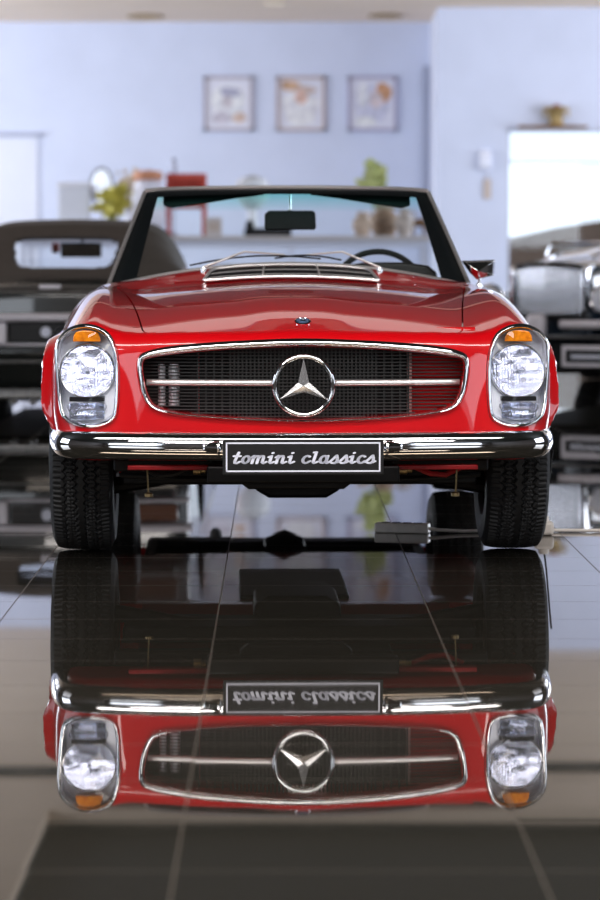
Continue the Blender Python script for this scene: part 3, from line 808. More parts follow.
# ---- cowl intake and wipers
def vent_pt(s_, t_):   # s_ -1..1 across, t_ 0 front .. 1 back
    hw = .333 - .030 * t_ ** 1.5
    x = s_ * hw; y = 1.855 + .180 * t_ - .012 * abs(s_) ** 3
    return on_top(x, y, .006)
P = [[vent_pt(s_, t_) for s_ in np.linspace(-1, 1, 41)] for t_ in np.linspace(0, 1, 9)]
MB().grid(P).build('cowl_intake', M['black'], car)
fr = [vent_pt(s_, 0) for s_ in np.linspace(-.98, .98, 41)] + [vent_pt(1.0, t_) for t_ in (.12, .35, .6, .85)] + [vent_pt(s_, 1) for s_ in np.linspace(.95, -.95, 41)] + [vent_pt(-1.0, t_) for t_ in (.85, .6, .35, .12)]
MB().tube([(a, b, c + .006) for a, b, c in fr], .0058, 8, closed=True).build('intake_frame', M['satin'], car)
sl = MB()
for t_ in (.36, .68): sl.tube([(a, b, c + .003) for a, b, c in [vent_pt(s_, t_) for s_ in np.linspace(-.97, .97, 31)]], .0024, 6)
sl.build('intake_slats', M['satin'], car)
for s_ in (-.33, .33): MB().tube([tuple(np.array(vent_pt(s_, t_)) + (0, 0, .006)) for t_ in (0, .3, .6, 1)], .004, 8).build('intake_divider', M['satin'], car)
for (x0, x1, bx0, bx1) in ((-.335, -.02, -.39, .12), (.345, .06, -.06, .20)):
    p0 = on_top(x0, 2.04, .0)
    wm = MB().lathe([(0, -.01), (.011, -.01), (.012, .006), (.008, .018), (0, .020)], p0, 'Z', 18).build('wiper_pivot', M['chrome_soft'], car)
    p1 = on_top(x1, 2.12, .035)
    MB().tube([(p0[0], p0[1], p0[2] + .018), ((p0[0] + p1[0]) / 2, 2.085, max(p0[2], p1[2]) + .012), p1], [.005, .004, .003], 8).build('wiper_arm', M['satin'], car)
    MB().tube([on_top(bx0 + (bx1 - bx0) * k / 6, 2.115, .022 + .012 * math.sin(PI * k / 6)) for k in range(7)], .0038, 6).build('wiper_blade', M['black'], car)

# ---- windscreen
def wbase(s_):     # s_ -1..1
    x = .712 * s_; y = 2.10 + .16 * s_ * s_
    return np.array([x, y, .976 - .090 * abs(s_) ** 2.0])
def wtop(s_):
    x = .578 * s_; y = 2.62 + .10 * s_ * s_
    return np.array([x, y, 1.283 - .006 * s_ * s_ - .006 * abs(s_) ** 10])
def wpt(s_, t_):
    a, b = wbase(s_), wtop(s_); p = a + (b - a) * t_
    return p + np.array([0, -.02 * math.sin(PI * t_), .0])
P = [[tuple(wpt(s_, t_)) for s_ in np.linspace(-.93, .93, 31)] for t_ in np.linspace(.02, .97, 11)]
MB().grid(P).build('windscreen_glass', M['windscreen'], car)
def frame_piece(pts_out, pts_in, depth):
    P = []
    for a, b in zip(pts_out, pts_in):
        a, b = np.array(a), np.array(b); d = np.array([0, depth, depth * .15])
        P.append([tuple(a), tuple(a + (b - a) * .5 + [0, -.006, 0]), tuple(b), tuple(b + d), tuple(a + d)])
    return MB().grid(P, closed_v=True)
def add_caps(mb, k=5):
    n = len(mb.v); mb.f.append(tuple(range(k))); mb.f.append(tuple(range(n - 1, n - 1 - k, -1))); return mb
for sg in (-1, 1):
    ts = np.linspace(-.03, 1.0, 16)
    out = [wpt(sg * 1.0, t_) for t_ in ts]
    inn = [wpt(sg * (.845 + .055 * t_), t_) for t_ in ts]
    add_caps(frame_piece(out, inn, .055)).build('windscreen_pillar', M['frame_black'], car, angle=50)
    MB().tube([tuple(p + np.array([sg * .003, -.006, 0])) for p in out], .0085, 8).build('pillar_trim', M['satin'], car)
    # quarter of the door glass standing up behind the pillar
    a = wpt(sg * 1.0, .02) + np.array([0, .07, 0]); b = wpt(sg * 1.0, .93) + np.array([0, .07, 0])
    MB().tube([tuple(a + [0, .0, .0]), tuple(b), (b[0] - sg * .012, b[1] + .10, b[2] - .02), (a[0] - sg * .02, a[1] + .52, a[2] + .02)], .008, 8, ).build('quarter_frame', M['chrome_soft'], car)
ss = np.linspace(-1, 1, 41)
top_out = [wtop(s_) + np.array([0, 0, .002]) for s_ in ss]; top_in = [wpt(s_, .925) for s_ in ss]
add_caps(frame_piece(top_out, top_in, .05)).build('windscreen_header', M['frame_black'], car, angle=50)
MB().tube([tuple(p + np.array([0, -.004, .003])) for p in top_out], .0085, 8).build('header_trim', M['satin'], car)
MB().tube([tuple(wbase(s_) + np.array([0, -.010, .002])) for s_ in np.linspace(-1.03, 1.03, 41)], .0095, 8).build('base_trim', M['satin'], car)
for sg in (-1, 1):   # sun visors hanging under the header
    P = []
    for s_, dz in ((.86, .036), (.80, .048), (.6, .036), (.38, .018), (.16, .003)):
        c_ = wpt(sg * s_, .93) + np.array([0, .05, 0]); P.append([(c_[0], c_[1], c_[2] + .01), (c_[0], c_[1] - .01, c_[2] - dz), (c_[0], c_[1] + .012, c_[2] - dz), (c_[0], c_[1] + .02, c_[2] + .01)])
    add_caps(MB().grid(P, closed_v=True), 4).build('sun_visor', M['frame_black'], car, bevel=.004)
mr = MB().prism([(-.105, -.032), (-.098, -.040), (.098, -.040), (.105, -.032), (.102, .030), (.090, .038), (-.086, .038), (-.104, .024)], -.012, .014)
mo = mr.build('rear_view_mirror', M['frame_black'], car, bevel=.006); mo.location = (.012, 2.62, 1.156); mo.rotation_euler = (0, 0, 0)
MB().tube([(.012, 2.635, 1.18), (.012, 2.66, 1.225), (.012, 2.665, 1.262)], .0045, 8).lathe([(0, -.01), (.012, -.008), (.012, .006), (0, .01)], (.012, 2.63, 1.19), 'Z', 12).build('mirror_stalk', M['chrome_soft'], car)

# ---- door mirror on the driver's side
m0 = on_top(.742, 2.16, 0)
MB().lathe([(0, -.006), (.014, -.006), (.012, .004), (.006, .008), (.006, .030), (0, .032)], m0, 'Z', 18).build('mirror_stem', M['chrome'], car)
cm = np.array([m0[0] + .004, m0[1], m0[2] + .060])
P = []
pent = [(-.072, .034), (.060, .038), (.056, -.022), (-.012, -.040), (-.040, -.012)]
for t_, dy in ((1.0, .032), (1.0, .020), (.86, -.008), (.55, -.030), (.06, -.042)):
    P.append([(cm[0] + a * t_ - .012 * (1 - t_), cm[1] + dy, cm[2] + b * t_ - .006 * (1 - t_)) for a, b in pent])
mm = MB().grid(P, closed_v=True); mm.f.append(tuple(range(5)))
mm.build('door_mirror', M['chrome'], car, angle=15, bevel=.003)

# ---- cabin
dash = MB().grid([[(x, y, float(top_z(np.array(x), np.array(2.26))) - .01 + dz) for x in np.linspace(-.62, .62, 21)] for y, dz in ((2.26, 0), (2.36, .004), (2.44, -.006), (2.47, -.05), (2.45, -.20))])
dash.build('dashboard', M['leather'], car, solid=-.01)
MB().prism([(.19, .90), (.60, .90), (.595, .945), (.56, .972), (.47, .985), (.32, .985), (.23, .972), (.20, .945)], 2.42, 2.60).build('instrument_binnacle', M['leather'], car, bevel=.012)
sc = (.385, 2.84, .862)
ca, sa = math.cos(math.radians(26)), math.sin(math.radians(26))
MB().tube([(sc[0] + .185 * math.cos(a), sc[1] + .185 * math.sin(a) * sa, sc[2] + .185 * math.sin(a) * ca) for a in np.linspace(0, 2 * PI, 49)[:-1]], .0125, 10, closed=True).build('steering_wheel', M['leather'], car)
MB().tube([(sc[0] - .18, sc[1], sc[2]), sc, (sc[0] + .18, sc[1], sc[2])], .010, 8).tube([sc, (sc[0], sc[1], sc[2]), (sc[0], 2.5, .80)], .03, 12).build('steering_column', M['black'], car)
for sg in (-1, 1):
    se = thing('seat', None, None); se.parent = car; se.location = (sg * .33, 3.0, .43)
    MB().box(-.24, .24, -.25, .25, 0, .16).build('cushion', M['leather'], se, bevel=.05)
    MB().box(-.23, .23, .24, .36, .05, .43).build('backrest', M['leather'], se, bevel=.05)
for sg in (-1, 1):
    MB().box(sg * .655 - .012, sg * .655 + .012, 2.35, 3.35, .55, .895).build('door_trim', M['leather'], car, bevel=.01)
    MB().tube([(sg * .884, 2.95, .74), (sg * .895, 3.0, .74), (sg * .895, 3.1, .74), (sg * .884, 3.14, .74)], .009, 8).build('door_handle', M['chrome'], car)
MB().grid([[(x, 4.27 - .12 * x * x + .02 + dy, .42 + dz) for x in np.linspace(-.80, .80, 25)] for dy, dz in ((-.02, .04), (.02, .035), (.035, 0), (.02, -.035), (-.02, -.04))]).build('rear_bumper', M['chrome'], car, solid=.003)
for sg in (-1, 1): MB().box(sg * .66 - .12, sg * .66 + .12, 4.13, 4.235, .60, .70).build('tail_lamp', mat('red_lens', (.5, .01, .01), .2, coat=1), car, bevel=.02)

# ------------------------------------------------------------------ dark soft-top car seen from behind, left
M['dark_paint'] = mat('dark_green_black_paint', (0.010, 0.012, 0.011), 0.25, coat=1.0)
M['cloth'] = noisy(mat('soft_top_cloth', (0.085, 0.070, 0.060), 0.75), 80, 0.25, 0.2)
M['matt_chrome'] = mat('bright_trim', (0.90, 0.85, 0.90), 0.35, 0.1)
dc = thing('dark_convertible', 'black convertible with its cloth roof up, seen from behind, left of the red car', 'car', (-1.49, 8.1, 0), 0.0)
dtop = Spl([-.1, .15, .6, 1.0, 2.6, 3.0, 4.0, 4.3], [.80, .845, .885, .92, .93, .90, .80, .70])
def f_dark(x, y, z):
    ax = np.abs(x)
    gt = z - (dtop(y) - .05 * ax ** 2)
    gs = ax - (.87 - .06 * gau(y, 0, .5) - .35 * np.maximum(0, z - .6) ** 2 - .3 * np.maximum(0, .45 - z) ** 2)
    gf = (.05 + .10 * ax ** 2 - .12 * (z - .6) * 0 + .25 * np.maximum(0, .42 - z) + .05 * np.maximum(0, z - .66)) - y
    a = smax(smax(gt, gs, .14), gf, .07); a = smax(a, y - 4.3, .15)
    return smax(a, .20 - z, .04)
me = body_mesh('body', f_dark, (-.95, -.05, .15), (.95, 4.4, 1.05), (.035, .035, .03))
me = boolean(me, cutter(lambda b: b.prism([(-.66, 1.1), (.66, 1.1), (.66, 2.75), (-.66, 2.75)], .5, 1.2, 'XY')))
for yy in (.85, 3.4):
    for sg in (-1, 1): me = boolean(me, cutter(lambda b: b.lathe([(.36, 0), (.36, .6)], (.55 if sg > 0 else -1.15, yy, .33), 'X', 40)))
smooth_by_field(me, f_dark); place_mesh('body', me, M['dark_paint'], dc)
# cloth roof: shell with a rear window opening
def hood_pt(u, v):     # u -1..1 across, v 0 rear foot .. 1 windscreen top
    wd = .72 - .05 * min(v * 2, 1) ** 1.5
    ys = [.62, .82, 1.02, 1.22, 1.9, 2.25]; zs = [.885, .975, 1.11, 1.215, 1.255, 1.22]
    y = float(np.interp(v, [0, .2, .4, .55, .85, 1], ys)); z = float(np.interp(v, [0, .2, .4, .55, .85, 1], zs))
    drop = (z - .90) * abs(u) ** 10 * .95 * min(1, v * 3)
    return (wd * (u + .10 * (abs(u) ** 5) * np.sign(u)), y + .10 * abs(u) ** 3 * (1 - v), z - drop - .03 * u * u)
nu, nv = 81, 61
vs = [hood_pt(u, v) for u in np.linspace(-1, 1, nu) for v in np.linspace(0, 1, nv)]; fs = []
for i in range(nu - 1):
    for j in range(nv - 1):
        u = -1 + 2 * (i + .5) / (nu - 1); v = (j + .5) / (nv - 1)
        if .12 < v < .44 and (abs(u) / (.50 - .10 * (1 - (v - .12) / .32))) ** 6 + (abs(v - .28) / .16) ** 6 < 1: continue
        fs.append((i * nv + j, (i + 1) * nv + j, (i + 1) * nv + j + 1, i * nv + j + 1))
rf = MB().add(vs, fs).build('cloth_roof', M['cloth'], dc, solid=.02, angle=60)
wv_ = [hood_pt(u, v) for u in np.linspace(-.54, .54, 21) for v in np.linspace(.12, .48, 9)]
MB().add([(a, b + .012, c) for a, b, c in wv_], [(i * 9 + j, (i + 1) * 9 + j, (i + 1) * 9 + j + 1, i * 9 + j + 1) for i in range(20) for j in range(8)]).build('rear_window', M['glass'], dc)
# windscreen, its frame, mirror
WA = [(-.66, 2.86, .92), (-.56, 2.30, 1.17), (.56, 2.30, 1.17), (.66, 2.86, .92)]
MB().tube(WA, .022, 8).build('windscreen_frame', M['frame_black'], dc)
MB().add(WA, [(0, 1, 2, 3)]).build('windscreen', M['glass'], dc)
MB().box(-.15, .13, 2.32, 2.35, 1.00, 1.10).tube([(0, 2.33, 1.10), (0, 2.31, 1.18)], .01, 6).build('rear_view_mirror', M['frame_black'], dc, bevel=.01)
MB().box(-.22, -.165, 2.40, 2.46, 1.03, 1.10).build('pendant', M['red_dull'], dc, bevel=.015)
for sg in (-1, 1): MB().box(sg * .33 - .2, sg * .33 + .2, 1.5, 1.62, .45, .93).build('seat_back', M['leather'], dc, bevel=.05)
# boot lid edge with badge, bumper, plate, lamps, exhaust
def dx(x, y0): return y0 + .10 * x * x
def strip(z0, z1, y0, dep, hw, m, name):
    P = []
    for x in np.linspace(-hw, hw, 25):
        y = dx(x, y0); r = (z1 - z0) / 2; c = (z0 + z1) / 2
        P.append([(x, y - dep * math.cos(a), c + r * math.sin(a)) for a in np.linspace(-PI / 2, PI / 2, 8)])
    return MB().grid(P).build(name, m, dc, solid=.004, angle=70)
strip(.785, .80, .055, .02, .70, M['steel'], 'boot_lip')
strip(.612, .668, .0, .06, .84, M['matt_chrome'], 'bumper')
strip(.462, .486, .05, .045, .82, M['matt_chrome'], 'lower_bumper_trim')
strip(.360, .382, .075, .03, .78, M['steel'], 'valance_trim')
MB().box(-.085, .045, .03, .048, .812, .838).build('badge', M['matt_chrome'], dc, bevel=.004)
pl2 = MB().box(-.26, .26, .018, .03, .495, .605).build('number_plate', M['plate'], dc, bevel=.004)
MB().lathe([(0, -.003), (.032, -.003), (.032, .003), (0, .003)], (-.045, .016, .552), 'Y', 20).build('plate_emblem', M['plate_white'], pl2)
lt2 = MB(); lettering(lt2, 'ca', .01, .20, .527, .05, .0145, .0175, nib=(.16, .11), shear=.15); lt2.build('plate_lettering', M['plate_white'], pl2, smooth=False)
for sg in (-1, 1):
    MB().box(sg * .31 - .03, sg * .31 + .03, -.03, .05, .475, .61).build('overrider', M['matt_chrome'], dc, bevel=.018)
    MB().box(sg * .58 - .17, sg * .58 + .17, .045, .12, .50, .60).build('tail_lamp', mat('brown_lens', (.16, .06, .03), .15, coat=1), dc, bevel=.015)
    MB().box(sg * .60 - .12, sg * .60 + .12, .04, .10, .40, .45).build('reflector', M['black'], dc, bevel=.01)
    for yy in (.85, 3.4):
        wh = thing('wheel', None, None); wh.parent = dc; wh.location = (sg * .72, yy, .322); wh.rotation_euler = (0, 0, 0 if sg > 0 else PI)
        t_ = bpy.data.objects.new('tyre', tm); C.objects.link(t_); t_.parent = wh
        MB().lathe([(.001, .05), (.19, .06), (.196, .075), (.186, .075), (.186, -.075), (.196, -.075), (.16, 0), (.001, 0)], (0, 0, 0), 'X', 32).build('rim', M['steel'], wh, angle=30)
MB().box(-.45, .05, .25, .55, .13, .25).tube([(-.26, .30, .125), (-.26, .12, .125)], .022, 12).tube([(-.14, .30, .125), (-.14, .12, .125)], .022, 12).build('exhaust', M['steel'], dc, bevel=.02)
MB().box(-.56, .56, .5, 3.8, .11, .30).build('underbody', M['black'], dc, bevel=.02)  # black block widened and lowered to stand for the shade under the car

# ------------------------------------------------------------------ dark blue vintage car, right
M['navy'] = mat('navy_paint', (0.006, 0.018, 0.035), 0.2, coat=1.0)
M['navy_top'] = mat('grey_bonnet_paint', (0.16, 0.13, 0.11), 0.25, coat=0.8)
RY = 10.9
vc = thing('vintage_car', 'dark blue vintage car with a tall ribbed chrome grille, right of the red car', 'car', (1.73, RY, 0), -math.radians(24))
vtop = Spl([-.1, .1, .5, 1.2, 1.7, 2.0, 3.2, 4.2, 4.6], [.90, .955, .985, 1.04, 1.08, 1.0, .98, .86, .7])
def f_vint(x, y, z):
    ax = np.sqrt(x * x + .0004)
    # bonnet: rounded box narrowing to the grille
    hw = .30 + .26 * np.clip(y / 1.7, 0, 1.1)
    b = smax(smax(z - (vtop(y) - .25 * ax ** 2), ax - hw, .16), .40 - z, .04); b = smax(b, .07 - y, .05); b = smax(b, y - 4.4, .2)
    # front wings, rear body
    wing_z = .36 * np.exp(-((y - .62) / .75) ** 2) + .36
    wf_ = smax(smax(z - (wing_z - .9 * (ax - .62) ** 2 * 2), np.abs(ax - .64) - .26, .16), .34 - z, .04); wf_ = smax(wf_, .03 + .3 * (ax - .5) ** 2 - y, .10); wf_ = smax(wf_, y - 1.7, .2)
    body = smax(smax(z - (.88 - .1 * ax ** 2), ax - .84, .16), .26 - z, .04); body = smax(body, 1.35 - y, .15); body = smax(body, y - 4.3, .3)
    return smin(smin(b, wf_, .10), body, .12)
me = body_mesh('body', f_vint, (-1.0, -.1, .2), (1.0, 4.6, 1.2), (.035, .035, .035))
for yy in (.62, 3.3):
    for sg in (-1, 1): me = boolean(me, cutter(lambda b: b.lathe([(.37, 0), (.37, .6)], (.5 if sg > 0 else -1.1, yy, .33), 'X', 40)))
smooth_by_field(me, f_vint); place_mesh('body', me, M['navy'], vc)
# chrome grille shell: pointed in plan, rounded top, upright ribs
GW, GB = .275, .60
def gtop(u): return .955 - .030 * abs(u) ** 2.2
ge = MB(); shell = MB(); P = []
for u in np.linspace(-1, 1, 33):
    x = u * GW; y = -.05 + .13 * abs(u) ** 1.2; zt = gtop(u)
    P.append([(x * 1.02, y + .16, zt + .018), (x * 1.02, y + .02, zt + .018), (x, y - .012, zt + .006), (x, y - .004, zt - .022)])
shell.grid(P)
for sg in (-1, 1):
    shell.grid([[(sg * (GW + .005), .055 + .16, z), (sg * (GW + .012), .05, z), (sg * GW, .035, z), (sg * (GW - .028), .04, z)] for z in np.linspace(GB, gtop(1) + .012, 9)])
shell.build('grille_shell', M['chrome'], vc, solid=.004, angle=60)
for k in range(-8, 9):
    u = k / 8.6; x = u * GW; y = -.04 + .13 * abs(u) ** 1.2
    ge.box(x - .0105, x + .0105, y, y + .045, GB, gtop(u) - .008)
ge.build('grille_ribs', mat('pale_ribs', (0.93, 0.93, 0.98), 0.2, 0.9), vc, bevel=.004)
MB().box(-GW, GW, .11, .13, GB, .93).build('grille_core', mat('core_grey', (.06, .06, .08), .4, .5), vc)
MB().box(-GW - .03, GW + .03, -.03, .08, GB - .035, GB).build('grille_base', M['black'], vc, bevel=.008)
MB().tube([(0, -.02, .978), (0, .8, 1.020), (0, 1.65, 1.10)], .012, 8).build('bonnet_moulding', M['matt_chrome'], vc)
MB().lathe([(0, 0), (.022, 0), (.016, .02), (.010, .035), (0, .05)], (0, .0, .975), 'Z', 14).build('radiator_cap', M['matt_chrome'], vc)
for sg in (-1, 1):
    x = sg * .42
    MB().lathe([(0, .16), (.05, .14), (.085, .08), (.098, .0), (.092, -.012)], (x, .02, .71), 'Y', 28).build('headlamp_shell', M['navy'], vc)
    MB().tube([(x + .094 * math.cos(a), .008, .71 + .094 * math.sin(a)) for a in np.linspace(0, 2 * PI, 33)[:-1]], .011, 8, closed=True).build('headlamp_rim', M['chrome'], vc)
    MB().lathe([(0, -.03), (.05, -.022), (.088, .0), (.088, .006), (0, .006)], (x, .008, .71), 'Y', 28).build('headlamp_glass', M['housing'], vc)
    MB().box(sg * .70 - .05, sg * .70 + .05, .10, .16, .66, .71).build('side_lamp', M['housing'], vc, bevel=.02)
    for yy in (.62, 3.3):
        wh = thing('wheel', None, None); wh.parent = vc; wh.location = (sg * .70, yy, .322); wh.rotation_euler = (0, 0, 0 if sg > 0 else PI)
        t_ = bpy.data.objects.new('tyre', tm); C.objects.link(t_); t_.parent = wh
        MB().lathe([(.001, .05), (.19, .06), (.196, .075), (.186, .075), (.186, -.075), (.196, -.075), (.16, 0), (.001, 0)], (0, 0, 0), 'X', 32).build('rim', M['steel'], wh, angle=30)
        MB().lathe([(.001, .085), (.06, .08), (.09, .06), (.09, .03), (.001, .03)], (0, 0, 0), 'X', 24).build('hubcap', M['chrome'], wh, angle=30)
def vstrip(z0, z1, y0, dep, hw, m, name):
    P = []
    for x in np.linspace(-hw, hw, 25):
        y = y0 + .16 * x * x; r = (z1 - z0) / 2; c = (z0 + z1) / 2
        P.append([(x, y - dep * math.cos(a), c + r * math.sin(a)) for a in np.linspace(-PI / 2, PI / 2, 8)])
    return MB().grid(P).build(name, m, vc, solid=.004, angle=70)
for xa, xb in ((-.86, -.13), (.15, .86)):
    P = []
    for x in np.linspace(xa, xb, 13): P.append([(x, -.13 + .16 * x * x - .04 * math.cos(a), .535 + .03 * math.sin(a)) for a in np.linspace(-PI / 2, PI / 2, 8)])
    MB().grid(P).build('bumper', M['matt_chrome'], vc, solid=.004, angle=70)
MB().box(-.085, .045, -.20, -.10, .445, .605).build('starter_cover', M['matt_chrome'], vc, bevel=.03)
vstrip(.435, .455, -.10, .03, .80, M['steel'], 'lower_bumper')
vp = MB().box(.17, .60, -.16, -.145, .24, .39).build('number_plate_frame', M['matt_chrome'], vc, bevel=.006)
MB().box(.20, .57, -.166, -.159, .27, .36).build('number_plate', M['plate'], vp)
MB().box(.24, .53, -.169, -.165, .30, .325).build('plate_stripe', M['plate_white'], vp)
MB().lathe([(0, -.02), (.045, -.015), (.055, .0), (.055, .03), (0, .05)], (-.13, -.02, .30), 'Y', 20).build('fog_lamp', M['housing'], vc)
MB().box(-.5, .5, .15, 4.0, .18, .42).build('underbody', M['black'], vc, bevel=.03)
WV = [(-.60, 1.72, 1.00), (-.58, 1.80, 1.11), (.58, 1.80, 1.11), (.60, 1.72, 1.00)]
MB().tube(WV, .016, 8, closed=True).build('windscreen_frame', M['chrome'], vc)
MB().add(WV, [(0, 1, 2, 3)]).build('windscreen', M['glass'], vc)

# ------------------------------------------------------------------ framed pictures on the far wall
def picture(xc, blobs, label, fr=(0.5, 0.47, 0.55)):
    z0 = 3.22
    t = thing('framed_picture', label, 'picture', (xc, YB, z0), 0, 'framed pictures on the far wall')
    m = MB()
    for a, b, c, d in ((-.36, -.315, -.40, .40), (.315, .36, -.40, .40), (-.36, .36, -.40, -.355), (-.36, .36, .355, .40)): m.box(a, b, -.05, 0, c, d)
    m.build('frame', mat('picture_frame', fr, 0.5), t, smooth=False)
    ms = MB().box(-.32, .32, -.02, -.005, -.36, .36).build('mount', mat('picture_mount', (0.80, 0.80, 0.90), 0.6), t, smooth=False)
    for i, (bx, bz, rx, rz, col) in enumerate(blobs):
        poly = [(bx + rx * math.cos(a) * (1 + .12 * math.sin(3 * a + i)), bz + rz * math.sin(a) * (1 + .1 * math.cos(2 * a + i))) for a in np.linspace(0, 2 * PI, 25)[:-1]]
        MB().prism(poly, -.0235 - .0012 * i, -.0195 - .0012 * i).build('printed_shape', noisy(mat('print', col, .7), 12, .25), t, smooth=False)
picture(-1.04, [(0, 0, .24, .30, (.82, .83, .93)), (.02, .17, .15, .07, (.42, .42, .55)), (-.02, .03, .08, .09, (.60, .55, .60)), (-.10, -.20, .14, .09, (.62, .58, .66)), (.16, -.20, .10, .07, (.66, .50, .42))],
        'small framed picture with a grey hat-like shape, leftmost of three', (.48, .44, .50))
picture(.015, [(.0, -.06, .26, .26, (.83, .80, .90)), (-.16, .26, .14, .08, (.62, .40, .26)), (.06, .20, .16, .06, (.58, .46, .42)), (-.0, .10, .09, .10, (.74, .50, .42)), (0, -.20, .20, .12, (.90, .88, .94))],
        'small framed picture with an orange-brown upper corner, middle of three', (.54, .45, .45))
picture(1.054, [(0, 0, .26, .30, (.66, .66, .80)), (.16, .16, .11, .15, (.62, .33, .18)), (.05, .06, .10, .12, (.70, .60, .62)), (-.10, -.26, .16, .07, (.95, .95, .97)), (-.14, .12, .08, .18, (.78, .78, .88))],
        'small framed picture with a dark orange patch, rightmost of three', (.48, .45, .58))

# recessed ceiling spots near the far wall
for (px, py, w_) in ((147, 18, .26), (385, 17, .24), (275, 5, .15)):
    D = 2800 * (CEIL - CAM_H) / (256 - py); X = (px - 300) / 2800 * D
    t = thing('recessed_spot', {147: 'brown recessed ceiling spot above the leftmost picture', 385: 'brown recessed ceiling spot above the rightmost picture', 275: 'round cream recessed ceiling spot, nearest of the three to the camera'}[px], 'ceiling light', (X, D - CAM_D, CEIL), 0)
    MB().lathe([(w_, -.012), (w_, -.035), (w_ * .8, -.04), (w_ * .72, -.012)], (0, 0, 0), 'Z', 28).build('trim_ring', mat('spot_trim', (.42, .30, .16) if px != 275 else (.85, .74, .60), .5), t)
    MB().lathe([(0, -.004), (w_ * .75, -.004), (w_ * .75, -.014), (0, -.014)], (0, 0, 0), 'Z', 28).build('spot_glass', mat('spot_glass', (.35, .25, .14) if px != 275 else (.9, .8, .65), .4), t)

# white thermostat and tan card on the nearer wall
t = thing('wall_dispenser', 'white rounded dispenser on the wall left of the window', 'dispenser', (2.54, YR, 2.32), 0)
MB().box(-.085, .085, -.10, 0, -.14, .14).build('casing', M['plate_white'], t, bevel=.05); MB().box(-.05, .05, -.115, -.095, -.10, -.04).build('nozzle', M['wall_white'], t, bevel=.01)
t = thing('hanging_tag', 'tan narrow tag hanging on the wall below the white dispenser', 'tag', (2.57, YR, 1.94), 0)
MB().box(-.05, .05, -.03, -.01, -.15, .12).build('card', mat('tan_card', (.62, .52, .46), .6), t, bevel=.008); MB().tube([(0, -.02, .12), (0, -.012, .20)], .006, 6).build('cord', mat('tan_cord', (.5, .4, .3), .7), t)
# ledge over the window with a brass pot
tag(MB().box(2.98, 3.92, YR - .22, YR, WZ1 - .005, WZ1 + .035).build('wall_ledge', M['wood'], bevel=.006), 'brown wooden ledge on the wall above the window', 'shelf')
vz = thing('brass_pot', 'squat brass-coloured pot with a flared rim on the ledge above the window', 'pot', (3.50, YR - .12, WZ1 + .035), 0)
M['pot'] = noisy(mat('aged_brass', (.42, .30, .13), .4, .4), 14, .4)
MB().lathe([(0, 0), (.10, 0), (.11, .02), (.085, .06), (.10, .14), (.13, .19), (.175, .23), (.18, .25), (.16, .25), (.11, .19), (0, .17)], (0, 0, 0), 'Z', 28).build('pot_body', M['pot'], vz)
MB().lathe([(0, .17), (.05, .18), (.07, .24), (.04, .29), (0, .30)], (.01, 0, 0), 'Z', 16).build('red_filling', mat('dark_red_filling', (.25, .03, .02), .6), vz)
for sg in (-1, 1): MB().tube([(sg * .10, 0, .12), (sg * .165, 0, .14), (sg * .17, 0, .20), (sg * .15, 0, .23)], .012, 8).build('handle', M['pot'], vz)

# ------------------------------------------------------------------ counter with its objects, behind the red car
CY = 21.6; S = 2800 / (CY + CAM_D + .1)
def cx(px): return (px - 300) / S
def cz(py): return CAM_H + (256 - py) / S
CT = cz(236)
M['counter'] = noisy(mat('counter_white', (.66, .68, .82), .5), 2, .03)
ct = thing('console_table', 'long high white console table carrying plants and ornaments behind the red car', 'table', (cx(225), CY + .35, 0), 0)
Lh = 2.25
MB().box(-Lh, Lh, -.50, .50, CT - .05, CT).build('top', mat('counter_top', (.60, .55, .56), .45), ct, bevel=.006)
MB().box(-Lh + .05, Lh - .05, -.46, .46, CT - .12, CT - .05).build('apron', M['counter'], ct)
for k in range(4):
    for yy in (-.44, .44):
        xx = -Lh + .08 + k * (2 * Lh - .16) / 3
        MB().box(xx - .02, xx + .02, yy - .02, yy + .02, 0, CT - .12).build('leg', M['counter'], ct, bevel=.004)
def at(px, dy=0.0): return (cx(px), CY + .35 + dy, CT)
def put(name, label, cat, px, dy=0, group=None): return thing(name, label, cat, at(px, dy), 0, group)
t = put('storage_box', 'plain white box at the left end of the console table', 'box', 74, -.1)
MB().box(-.17, .17, -.12, .12, 0, .52).build('box_body', mat('white_card', (.80, .84, .95), .5), t, bevel=.01); MB().box(-.178, .178, -.128, .128, .52, .58).build('lid', mat('white_lid', (.86, .88, .97), .5), t, bevel=.008)
t = put('table_mirror', 'oval table mirror in a thin dark frame on the console table', 'mirror', 99, .30)
ov = [(.125 * math.cos(a), -.0, .55 + .20 * math.sin(a)) for a in np.linspace(0, 2 * PI, 37)[:-1]]
MB().tube(ov, .014, 8, closed=True).build('frame', mat('dark_frame', (.10, .11, .15), .4, .5), t)
MB().prism([(a, c) for a, b, c in ov], -.006, .006).build('mirror_glass', mat('pale_mirror', (.9, .93, 1.), .12, .5), t); MB().tube([(0, .0, .35), (0, .0, .02)], .014, 8).lathe([(0, 0), (.10, 0), (.09, .02), (0, .03)], (0, 0, 0), 'Z', 20).build('foot', M['steel'], t)

